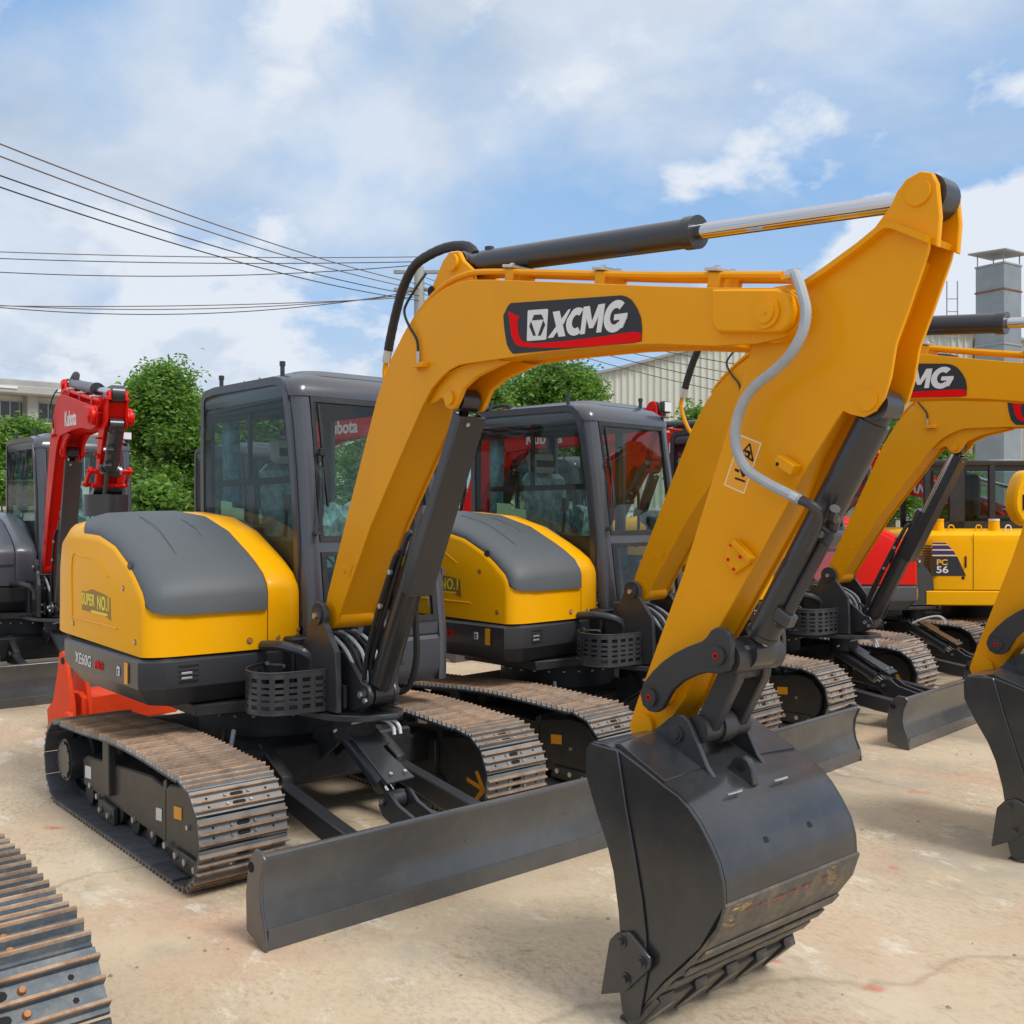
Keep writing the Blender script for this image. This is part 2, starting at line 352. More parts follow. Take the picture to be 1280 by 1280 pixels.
    for k in range(9):
        a = k/9*6.283; d.bolt((-.67+.095*math.cos(a), yo+sgn*.054, .24+.095*math.sin(a)), (0, sgn, 0), .007, GRY, .006)
    d.cyl((-.67, yc-.045, .24), (-.67, yc+.045, .24), .165, BLK, 18); d.build('final_drive', t)
    d = MB(); d.cyl((1.0, yc-.07, .245), (1.0, yc+.07, .245), .16, BLK, 24); d.cyl((1.0, yc-.02, .245), (1.0, yc+.02, .245), .185, BLK, 24); d.build('idler', t)
    return t

def add_undercarriage(root, blade_m=BLADE):
    b = MB()
    b.loft([[(x, y, z) for x, y in ((-.55, -.50), (-.25, -.34), (.35, -.34), (.62, -.52), (.62, .52), (.35, .34), (-.25, .34), (-.55, .50))] for z in (.24, .44)], BLK, b=.012)
    for sx in (-.42, .48):
        b.box((sx, 0, .30), (.20, 1.46, .16), BLK, b=.012)
    b.cyl((.02, 0, .42), (.02, 0, .56), .40, BLK, 36); b.cyl((.02, 0, .555), (.02, 0, .60), .43, BLK, 40)
    for k in range(26):
        a = k/26*6.283; b.bolt((.02+.415*math.cos(a), .415*math.sin(a), .565), (0, 0, -1), .011, ZNC, .02)
    b.prism([(.55, .20), (.80, .22), (.80, .34), (.55, .46)], -.36, -.30, BLK, .006); b.prism([(.55, .20), (.80, .22), (.80, .34), (.55, .46)], .30, .36, BLK, .006)
    for y in (-.055, .04): b.prism([(.55, .30), (.78, .44), (.84, .50), (.80, .55), (.72, .54), (.55, .50)], y, y+.018, BLK, .004)
    b.tube([(.3, -.42, .50), (.34, -.46, .40), (.40, -.47, .30), (.5, -.50, .25)], .012, RUB); b.tube([(.36, -.40, .50), (.42, -.45, .38), (.47, -.46, .28)], .012, SPR)
    b.build('chassis', root)
    # dozer blade
    b = MB()
    front = [(1.806, .0), (1.797, .078), (1.772, .14), (1.762, .20), (1.768, .27), (1.797, .336)]
    back = [(1.778, .345), (1.752, .335), (1.742, .20), (1.755, .12), (1.772, .07), (1.782, .0)]
    b.prism(front+back, -.948, .948, blade_m, .003)
    b.cyl((1.779, -.948, .336), (1.779, .948, .336), .017, blade_m, 12)
    b.prism([(1.806, .001), (1.812, .0755), (1.80, .0785), (1.79, .001)], -.947, .947, blade_m)
    for y, s_ in ((-.948, -1), (.948, 1)):
        b.prism([(1.80, -.0), (1.66, .035), (1.655, .18), (1.675, .28), (1.70, .335), (1.735, .362), (1.785, .358), (1.806, .335), (1.778, .27), (1.768, .20), (1.778, .14), (1.806, .078), (1.815, .0)], *sorted((y, y+s_*.014)), blade_m, .003)
        b.cyl((1.70, y+s_*.013, .285), (1.70, y+s_*.0165, .285), .02, DRK, 14)
    b.box((1.69, 0, .155), (.11, 1.5, .10), blade_m, b=.01)
    for k in range(3): b.cyl((1.765-.0*k, -.6+.6*k, .2), (1.764, -.6+.6*k, .2), .004, blade_m, 6)
    bl = b.build('dozer_blade', root)
    for s_ in (-1, 1):
        a = MB(); y0 = s_*.335; y1 = s_*.35
        sec = lambda x, y, z0, z1: [(x, y-.035, z0), (x, y+.035, z0), (x, y+.035, z1), (x, y-.035, z1)]
        a.loft([sec(.68, y0, .22, .325), sec(.9, y0+s_*.005, .19, .29), sec(1.3, s_*.345, .12, .232), sec(1.68, y1, .09, .185)], GRY, b=.006)
        a.cyl((.70, y0-.05, .29), (.70, y0+.05, .29), .045, BLK, 14); a.build('push_arm', bl)
    for y in (-.065, .045):
        a = MB(); a.prism([(1.18, .235), (1.22, .30), (1.27, .315), (1.34, .27), (1.66, .19), (1.66, .12), (1.40, .13), (1.22, .19)], y, y+.02, GRY, .004); a.build('blade_lug', bl)
    a = MB(); a.box((1.50, 0, .155), (.30, .62, .04), GRY, b=.006); a.build('blade_bracket', bl)
    c = MB(); c.cyl((.80, 0, .50), (1.13, 0, .325), .052, GRY, 22); c.cyl((1.11, 0, .336), (1.15, 0, .314), .058, GRY, 22)
    c.cyl((1.225, -.04, .262), (1.225, .04, .262), .045, GRY, 18); c.cyl((1.225, -.075, .262), (1.225, .075, .262), .022, GRY, 14); c.bolt((1.225, -.07, .262), (0, -1, 0), .013)
    cy = c.build('blade_cylinder', root)
    c = MB(); c.cyl((1.13, 0, .325), (1.21, 0, .275), .026, CHR, 16); c.build('rod', cy)
    c = MB(); nrm = Vector((.46, 0, .89)); d = Vector((.89, 0, -.46)); o_ = Vector((.89, 0, .545))
    P = [o_+d*u+Vector((0, v, 0)) for u, v in ((0, -.075), (0, .09), (.16, .10), (.17, .05), (.215, .05), (.42, .085), (.43, -.075))]
    c.ext(P, nrm*.012, GRY, .003)
    for u, v in ((.05, -.045), (.05, .02), (.38, -.03), (.38, .05)): c.bolt(o_+d*u+Vector((0, v, 0))+nrm*.012, nrm, .010)
    c.build('cylinder_guard', cy)
    for k, dy in enumerate((0, .035)):
        c = MB(); c.tube([(.86, -.11+dy, .535), (.93, -.07+dy, .575), (1.0, .0+dy, .60), (1.05, .055+dy, .60), (1.08, .085+dy, .57), (1.09, .09+dy, .53)], .0085, WHT if k < 2 else RUB, 8); c.build('hose', cy)

def rot_about(p, ang, axis='Y'):
    p = Vector(p); return Matrix.Translation(p) @ Matrix.Rotation(ang, 4, axis) @ Matrix.Translation(-p)

BOOM = [(.80, 1.20), (1.0, 1.625), (1.242, 2.129), (1.348, 2.291), (1.42, 2.365), (1.494, 2.427), (1.57, 2.48), (1.654, 2.525), (1.72, 2.549), (1.786, 2.562), (1.87, 2.566), (1.963, 2.560), (2.081, 2.54), (2.482, 2.462), (2.95, 2.368), (3.191, 2.322), (3.40, 2.287)]
BOOML = [(3.186, 2.138), (2.95, 2.174), (2.716, 2.197), (2.40, 2.212), (2.209, 2.216), (1.93, 2.223), (1.86, 2.222), (1.80, 2.209), (1.74, 2.183), (1.675, 2.143), (1.607, 2.073), (1.40, 1.815), (1.195, 1.551), (.90, 1.09), (.87, 1.045), (.83, 1.035), (.79, 1.06), (.775, 1.11)]
ARM = [(3.42, 2.29), (3.504, 2.288), (3.583, 2.318), (3.685, 2.365), (3.755, 2.402), (3.782, 2.402), (3.895, 2.335), (3.887, 2.30), (3.835, 2.164), (3.797, 2.071), (3.781, 1.98), (3.762, 1.925), (3.735, 1.892), (3.698, 1.877), (3.658, 1.888), (3.636, 1.900), (3.615, 1.875), (3.52, 1.745), (3.444, 1.623), (3.201, 1.25), (3.10, 1.095), (3.055, 1.00), (2.98, .90), (2.92, .845), (2.87, .832), (2.825, .84), (2.812, .875), (2.855, .977), (3.051, 1.409), (3.191, 1.765), (3.30, 2.05), (3.325, 2.13), (3.325, 2.22), (3.36, 2.27)]
def nearer(P, y0, y1):
    t = (y1+2.69)/(y0+2.69); return [(5.224+(x-5.224)*t, 1.612+(z-1.612)*t) for x, z in P]
PIN_B, PIN_E = (.82, 0, 1.105), (3.413, 0, 2.205)

def add_boom_group(root, bm=YELD, Tb=Matrix(), Ta=Matrix(), decal='x', lug=None, cyl=CYLM, buckm=STEEL, attach='bucket', linkm=None):
    """boom, arm, bucket and their cylinders; Tb swings the boom, Ta (applied after) the arm and bucket"""
    linkm = linkm or LINK; TA = Ta
    b = MB(Tb); poly = BOOM+[(3.46, 2.273), (3.495, 2.245), (3.512, 2.20), (3.505, 2.165), (3.475, 2.14), (3.44, 2.13), (3.35, 2.125)]+BOOML
    for y0, y1 in ((-.113, -.100), (.100, .113)): b.prism(poly, y0, y1, bm, .002)
    core = inset([p for p in BOOM[:-1]]+[(3.19, 2.15)]+BOOML, .012); b.prism(core, -.101, .101, bm)
    for s_ in (-1, 1):
        b.prism([(3.205, 2.31), (3.205, 2.20), (3.222, 2.178), (3.25, 2.170), (3.46, 2.142), (3.49, 2.16), (3.503, 2.20), (3.49, 2.245), (3.45, 2.27), (3.32, 2.292)], *sorted((s_*.112, s_*.145)), bm, .006)
        b.prism([(1.60, 2.085), (1.63, 2.082), (1.665, 2.088), (1.70, 2.10), (1.716, 2.098), (1.735, 2.06), (1.77, 2.045), (1.80, 2.05), (1.83, 2.085), (1.861, 2.13), (1.95, 2.17), (2.15, 2.21), (1.95, 2.26), (1.68, 2.18)], *sorted((s_*.062, s_*.085)), bm, .004)
        b.cyl((1.775, s_*.085, 2.095), (1.775, s_*.098, 2.095), .028, bm, 16)
        b.prism([(1.50, 2.40), (1.56, 2.52), (1.70, 2.695), (1.745, 2.722), (1.81, 2.715), (1.84, 2.67), (1.905, 2.62), (1.925, 2.54), (1.75, 2.50)], *sorted((s_*.05, s_*.072)), bm, .004)
        b.cyl((1.78, s_*.072, 2.67), (1.78, s_*.088, 2.67), .036, bm, 18)
    b.cyl((.83, -.115, 1.105), (.83, .115, 1.105), .068, bm, 20)
    bo = b.build('boom', root)
    wb = MB(Tb)
    for pl, yy in (([(3.205, 2.31), (3.205, 2.20), (3.222, 2.178), (3.25, 2.170), (3.46, 2.142)], -.1135), ([(1.60, 2.105), (1.66, 2.165), (1.76, 2.20), (1.90, 2.222), (2.10, 2.22)], -.0865)):
        wb.tube([(x, yy, z) for x, z in pl], .0042, bm, 6, 8, .25)
    wb.tube([(1.0+.02*k, -.114, 1.30+.031*k) for k in range(3)], .003, bm, 5, 3); wb.build('weld_bead', bo)
    q = MB(Tb); q.cyl((1.62, -.079, 2.575), (1.62, -.0735, 2.575), .022, DRK, 14); q.cyl((.96, -.118, 1.33), (.96, -.112, 1.33), .013, bm, 12); q.build('bolt_hole', bo)
    for s_ in (-1, 1):
        q = MB(Tb); q.cyl((3.413, s_*.143, 2.205), (3.413, s_*.154, 2.205), .047, bm, 26); q.cyl((3.413, s_*.153, 2.205), (3.413, s_*.160, 2.205), .032, bm, 22)
        q.bolt((3.413, s_*.159, 2.205), (0, s_, 0), .008, bm, .004); q.build('elbow_pin', bo)
    # steel oil pipes along the top of the boom with clamps
    for y, e in ((-.075, 0), (.02, .0)):
        q = MB(Tb); q.tube([(1.36, y, 2.335), (1.44, y, 2.42), (1.60, y, 2.535), (1.74, y, 2.59), (1.86, y, 2.604), (1.98, y, 2.595), (2.3, y, 2.535), (2.75, y, 2.447), (3.0, y, 2.40), (3.30, y, 2.348), (3.42, y, 2.326)], .013, bm, 8, 4); q.build('oil_pipe', bo)
    for x, z in ((2.16, 2.565), (2.66, 2.465), (3.17, 2.37)):
        q = MB(Tb); q.box((x, -.03, z-.02), (.05, .12, .055), bm, Matrix.Rotation(R(11), 4, 'Y'), .003); q.box((x, -.03, z+.018), (.06, .14, .012), ZNC, Matrix.Rotation(R(11), 4, 'Y'), .002); q.bolt((x, -.07, z+.02), (0, 0, 1), .011); q.bolt((x, .01, z+.02), (0, 0, 1), .011); q.build('pipe_clamp', bo)
    q = MB(Tb); q.tube([(1.60, -.088, 2.655), (1.58, -.12, 2.60), (1.52, -.135, 2.53), (1.502, -.135, 2.49), (1.53, -.13, 2.43), (1.58, -.125, 2.365), (1.592, -.125, 2.31), (1.592, -.125, 2.28)], .006, RUB, 6); q.cyl((1.592, -.125, 2.31), (1.592, -.125, 2.262), .008, ZNC, 8); q.build('grease_hose', bo)
    q = MB(Tb); q.prism([(1.575, 2.262), (1.655, 2.258), (1.652, 2.235), (1.573, 2.24)], -.145, -.112, bm, .003); q.cyl((1.593, -.128, 2.24), (1.593, -.128, 2.226), .006, bm, 8); q.build('hose_bracket', bo)
    for dy in (0,):
        q = MB(Tb); q.tube([(1.80, .03+dy, 2.715), (1.72, .05+dy, 2.77), (1.58, .06+dy, 2.80), (1.42, .07+dy, 2.80), (1.29, .07+dy, 2.77), (1.19, .075+dy, 2.69), (1.12, .08+dy, 2.58), (1.07, .08+dy, 2.46), (1.05, .08+dy, 2.40)][:9 if dy == 0 else 9], .022 if dy == 0 else .012, RUB, 10, 5, .05)
        q.cyl((1.80, .03+dy, 2.715), (1.745, .045+dy, 2.755), .018, ZNC, 10); q.cyl((1.053, .08+dy, 2.41), (1.03, .08+dy, 2.345), .021, ZNC, 10)
        q.tube([(1.03, .08+dy, 2.35), (1.02, .08+dy, 2.29), (1.04, .08+dy, 2.22), (1.08, .07+dy, 2.15), (1.15, .07+dy, 2.05)], .013, bm, 8); q.build('hydraulic_hose', bo)
    if decal == 'x': add_decal(bo)
    # boom cylinder
    c = MB(); B0 = Vector((1.09, 0, .745)); B1 = Tb @ Vector((1.765, 0, 2.09)); d = (B1-B0).normalized(); nn = Vector((d.z, 0, -d.x)); Lc = (B1-B0).length
    c.cyl(B0+d*.06, B0+d*(Lc*.62), .060, cyl, 26); c.cyl(B0+d*(Lc*.60), B0+d*(Lc*.645), .066, cyl, 26); c.cyl(B0-Vector((0, .05, 0)), B0+Vector((0, .05, 0)), .055, cyl, 20)
    c.cyl(B0+d*.0, B0+d*.07, .045, cyl, 16)
    c.tube([B0+d*.10-nn*.06+Vector((0, -.045, 0)), B0+d*.2-nn*.07+Vector((0, -.05, 0)), B0+d*(Lc*.5)-nn*.07+Vector((0, -.05, 0)), B0+d*(Lc*.56)-nn*.055+Vector((0, -.04, 0))], .015, cyl, 8, 4)
    c.tube([B0+d*.05-nn*.05+Vector((0, -.07, 0)), B0+d*.25-nn*.075+Vector((0, -.08, 0)), B0+d*(Lc*.44)-nn*.07+Vector((0, -.08, 0)), B0+d*(Lc*.49)-nn*.06+Vector((0, -.07, 0))], .012, RUB, 8, 4)
    c.bolt(B0+d*(Lc*.42)+Vector((0, -.085, 0))-nn*.06, (0, -1, 0), .013); c.bolt(B0+d*(Lc*.3)+Vector((0, -.085, 0))-nn*.06, (0, -1, 0), .013)
    bc = c.build('boom_cylinder', root)
    c = MB(); c.cyl(B0+d*(Lc*.62), B1, .032, CHR, 20); c.cyl(B1-Vector((0, .045, 0)), B1+Vector((0, .045, 0)), .05, cyl, 20); c.build('rod', bc)
    c = MB(); yv = Vector((0, 1, 0)); o_ = B0+d*(Lc*.385)+nn*.068
    P = [o_+yv*-.062, o_+yv*.075, o_+d*(Lc*.585)+yv*.075, o_+d*(Lc*.585)-yv*.062]
    c.ext(P, nn*.012, cyl, .002); c.ext([P[0], P[3], P[3]-nn*.05, P[0]-nn*.05], yv*.008, cyl, .002); c.ext([P[1], P[2], P[2]-nn*.05, P[1]-nn*.05], yv*-.008, cyl, .002); c.bolt(P[3]-d*.03+yv*.04+nn*.012, nn, .01); c.build('rod_guard', bc)
    # arm cylinder
    A0 = Tb @ Vector((1.78, 0, 2.672)); A1 = TA @ Vector((3.851, 0, 2.472)); d = (A1-A0).normalized(); La = (A1-A0).length
    c = MB(); c.cyl(A0+d*.115, A0+d*(La*.60), .050, cyl, 28); c.cyl(A0+d*(La*.585), A0+d*(La*.607), .056, cyl, 28); c.cyl(A0, A0+d*.13, .042, cyl, 20); c.cyl(A0-yv*.045, A0+yv*.045, .052, cyl, 20); c.cyl(A0+d*.15+Vector((0, 0, .045)), A0+d*.15+Vector((0, 0, .062)), .02, cyl, 10)
    ac = c.build('arm_cylinder', root)
    c = MB(); c.cyl(A0+d*(La*.60), A1-d*.03, .027, CHR, 24); c.cyl(A1-yv*.040, A1+yv*.040, .06, cyl, 24); c.build('rod', ac)
    # arm
    b = MB(TA)
    AH = .070; ARM_ = nearer(ARM, -.097, -AH)
    for y0, y1 in ((-AH, -AH+.012), (AH-.012, AH)): b.prism(ARM_, y0, y1, bm, .002)
    cin = [p for p in ARM]
    core = [(3.42, 2.28), (3.504, 2.278), (3.583, 2.305), (3.685, 2.355), (3.76, 2.39), (3.79, 2.385), (3.83, 2.30), (3.77, 2.164), (3.73, 2.071), (3.67, 1.99), (3.60, 1.93), (3.50, 1.77), (3.43, 1.62), (3.19, 1.25), (3.09, 1.10), (3.045, 1.0), (2.97, .91), (2.91, .86), (2.87, .842), (2.835, .85), (2.825, .88), (2.866, .977), (3.061, 1.409), (3.20, 1.765), (3.31, 2.05), (3.34, 2.13), (3.34, 2.22), (3.37, 2.26)]
    b.prism(nearer(core, -.097, -AH), -AH+.011, AH-.011, bm)
    fl = [(3.50, 2.284), (3.583, 2.318), (3.685, 2.365), (3.745, 2.398), (3.77, 2.406), (3.80, 2.396), (3.875, 2.352), (3.890, 2.343)]
    b.sheet(nearer(fl, -.108, -.098), -.098, .088, -.016, bm)
    for s_ in (-1, 1):
        b.prism([(3.50, 2.296), (3.641, 2.362), (3.707, 2.402), (3.762, 2.458), (3.782, 2.495), (3.808, 2.522), (3.85, 2.534), (3.882, 2.522), (3.897, 2.49), (3.905, 2.40), (3.898, 2.318), (3.80, 2.385), (3.74, 2.395)], *sorted((s_*.046, s_*.066)), bm, .004)
        b.cyl((3.845, s_*.066, 2.476), (3.845, s_*.073, 2.476), .036, bm, 22); b.cyl((3.695, s_*AH, 1.928), (3.695, s_*(AH+.006), 1.928), .032, bm, 22)
    b.cyl((3.413, -.10, 2.205), (3.413, .10, 2.205), .085, bm, 24)
    b.cyl((2.865, -.09, .880), (2.865, .09, .880), .045, bm, 20); b.cyl((2.955, -.124, .997), (2.955, .124, .997), .038, bm, 18)
    ar = b.build('arm', root)
    for x, z, w_ in ((3.460, 1.752, .045),):
        x -= .012; q = MB(TA); q.box((x, -.092, z), (.07, .045, .035), bm, Matrix.Rotation(R(30), 4, 'Y'), .004); q.cyl((x-.02, -.116, z+.003), (x-.02, -.113, z+.003), .006, DRK, 8); q.build('mount_block', ar)
    q = MB(TA); q.prism([(3.205, 1.462), (3.225, 1.52), (3.262, 1.525), (3.315, 1.480), (3.305, 1.452), (3.245, 1.415)], -.086, -.069, bm, .003); q.box((3.29, -.096, 1.492), (.09, .03, .02), bm, Matrix.Rotation(R(40), 4, 'Y'), .003)
    for x, z in ((3.225, 1.462), (3.236, 1.508), (3.272, 1.472), (3.247, 1.432)): q.cyl((x, -.088, z), (x, -.0855, z), .006, REDP, 8)
    q.build('mount_block', ar)
    if decal == 'x':
        q = MB(TA); P = [(3.285, 1.852), (3.362, 1.822), (3.297, 1.667), (3.219, 1.697)]
        P = nearer(P, -.10, -.0715); q.prism(P, -.0715, -.0698, CREAM); q.prism(inset(P, .005), -.0725, -.0713, ORG)
        def bar(a, c_, w_=.004):
            a, c_ = Vector(a), Vector(c_); n_ = Vector((-(c_-a).y, (c_-a).x)).normalized()*w_; q.prism(nearer([tuple(a-n_), tuple(c_-n_), tuple(c_+n_), tuple(a+n_)], -.1, -.0735), -.0735, -.0723, DRK)
        T1 = [(3.318, 1.822), (3.330, 1.768), (3.288, 1.795)]
        for i in range(3): bar(T1[i], T1[(i+1) % 3], .0025)
        bar((3.300, 1.800), (3.318, 1.796)); bar((3.318, 1.796), (3.312, 1.782)); bar((3.262, 1.745), (3.278, 1.738)); bar((3.285, 1.750), (3.296, 1.722), .006); bar((3.262, 1.718), (3.30, 1.706), .003)
        q.build('warning_label', ar)
    H = [(3.47, -.085, 2.318), (3.505, -.13, 2.302), (3.537, -.150, 2.245), (3.557, -.160, 2.183), (3.548, -.168, 2.12), (3.505, -.168, 2.062), (3.44, -.16, 2.022), (3.375, -.15, 1.99), (3.325, -.145, 1.94), (3.30, -.145, 1.87), (3.305, -.145, 1.80), (3.34, -.14, 1.74), (3.40, -.135, 1.702), (3.47, -.13, 1.668), (3.52, -.13, 1.645)]
    if decal == 'x':
        q = MB(Tb); q.tube(H, .0155, SPR, 10, 9, .06); q.cyl((3.445, -.08, 2.322), (3.48, -.09, 2.318), .017, ZNC, 10); q.cyl((3.49, -.13, 1.66), (3.515, -.13, 1.648), .019, ZNC, 10); q.tube([(3.51, -.13, 1.65), (3.545, -.128, 1.635), (3.565, -.11, 1.61), (3.548, -.09, 1.57), (3.50, -.075, 1.50)], .015, cyl, 8); q.build('spiral_hose', ar)
    # bucket cylinder
    C0 = TA @ Vector((3.700, 0, 1.915)); C1 = TA @ Vector((3.262, 0, 1.170)); d = (C1-C0).normalized(); Lk = (C1-C0).length; nn = Vector((d.z, 0, -d.x)); back = -nn
    if nn.x > 0: back = nn*-1
    c = MB(); c.cyl(C0+d*.05, C0+d*(Lk*.93), .050, cyl, 28); c.cyl(C0-yv*.045, C0+yv*.045, .045, cyl, 20); c.cyl(C0+d*(Lk*.915), C0+d*(Lk*.935), .054, cyl, 28); c.cyl(C0, C0+d*.06, .042, cyl, 18)
    bk = c.build('bucket_cylinder', root)
    c = MB(); o_ = -yv*.035; k_ = back*.062
    c.tube([C0+d*.30+k_*1.1-yv*.09, C0+d*.33+k_-yv*.07, C0+d*.37+k_+o_, C0+d*.6+k_+o_, C0+d*(Lk*.80)+k_+o_, C0+d*(Lk*.84)+k_*.8+o_], .016, cyl, 8, 4)
    for f_ in (.46, .80): c.box(C0+d*(Lk*f_)+k_*.95+o_, (.045, .06, .05), cyl, d.to_track_quat('X', 'Y').to_matrix(), .006)
    c.bolt(C0+d*(Lk*.46)+k_*.8-yv*.062, (0, -1, 0), .012); c.build('side_pipe', bk)
    c = MB(); c.cyl(C0+d*(Lk*.93), C1, .032, CHR, 20); c.cyl(C1-yv*.055, C1+yv*.055, .052, cyl, 22); c.cyl(C1-yv*.075, C1+yv*.075, .03, ZNC, 14); c.build('rod', bk)
    # links
    b = MB(TA); arc_ = [(3.283, 1.20), (3.279, 1.232), (3.257, 1.251), (3.228, 1.254), (3.203, 1.240), (3.186, 1.218), (3.169, 1.204), (3.108, 1.18), (3.056, 1.154), (3.003, 1.12), (2.959, 1.082), (2.92, 1.039), (2.905, 1.0), (2.917, .965), (2.945, .949), (2.978, .949), (3.004, .966), (3.026, 1.0), (3.046, 1.031), (3.087, 1.065), (3.139, 1.091), (3.189, 1.107), (3.235, 1.108), (3.268, 1.12), (3.283, 1.147)]
    for s_ in (-1, 1):
        b.prism(arc_, *sorted((s_*.124, s_*.146)), linkm, .003)
        for x, z in ((3.231, 1.165), (2.954, .998)): b.cyl((x, s_*.146, z), (x, s_*.157, z), .030, linkm, 22); b.cyl((x, s_*.156, z), (x, s_*.159, z), .010, REDP if decal == 'x' else linkm, 12); b.cyl((x, s_*.159, z), (x, s_*.1605, z), .0065, DRK, 10)
    b.cyl((3.231, -.125, 1.165), (3.231, .125, 1.165), .046, linkm, 22)
    b.build('guide_link', root)
    b = MB(TA)
    for s_ in (-1, 1): b.prism([(3.20, 1.125), (3.272, 1.15), (3.262, 1.08), (3.165, .905), (3.14, .88), (3.105, .88), (3.09, .905), (3.10, .94)], *sorted((s_*.050, s_*.092)), linkm, .005)
    b.prism([(3.20, 1.11), (3.262, 1.13), (3.25, 1.085), (3.19, 1.06)], -.07, .07, linkm, .004)
    b.cyl((3.245, -.12, 1.155), (3.245, .12, 1.155), .052, linkm, 22); b.cyl((3.122, -.115, .912), (3.122, .115, .912), .046, linkm, 22); b.cyl((3.122, -.03, .912), (3.122, .03, .912), .055, linkm, 22)
    b.bolt((3.29, .02, 1.16), (1, 0, 0), .016, REDP if decal == 'x' else linkm, .008); b.build('bucket_link', root)
    if attach == 'bucket': add_bucket(root, TA, buckm)
    elif attach == 'drum':
        b = MB(TA); b.prism([(2.78, .83), (3.10, .95), (3.16, .92), (3.10, .80), (2.95, .74), (2.80, .76)], -.10, .10, CYLM, .006)
        dr = b.build('drive_mount', root); b = MB(); p = TA @ Vector((2.93, 0, .80)); b.cyl(p+Vector((0, 0, .06)), p-Vector((0, 0, .02)), .07, CYLM, 20); b.cyl(p, p-Vector((0, 0, .16)), .155, CYLM, 36); b.cyl(p-Vector((0, 0, .15)), p-Vector((0, 0, .45)), .09, CYLM, 24); b.cyl(p-Vector((0, 0, .16)), p-Vector((0, 0, .24)), .10, ZNC, 24); b.build('auger_drive', root)

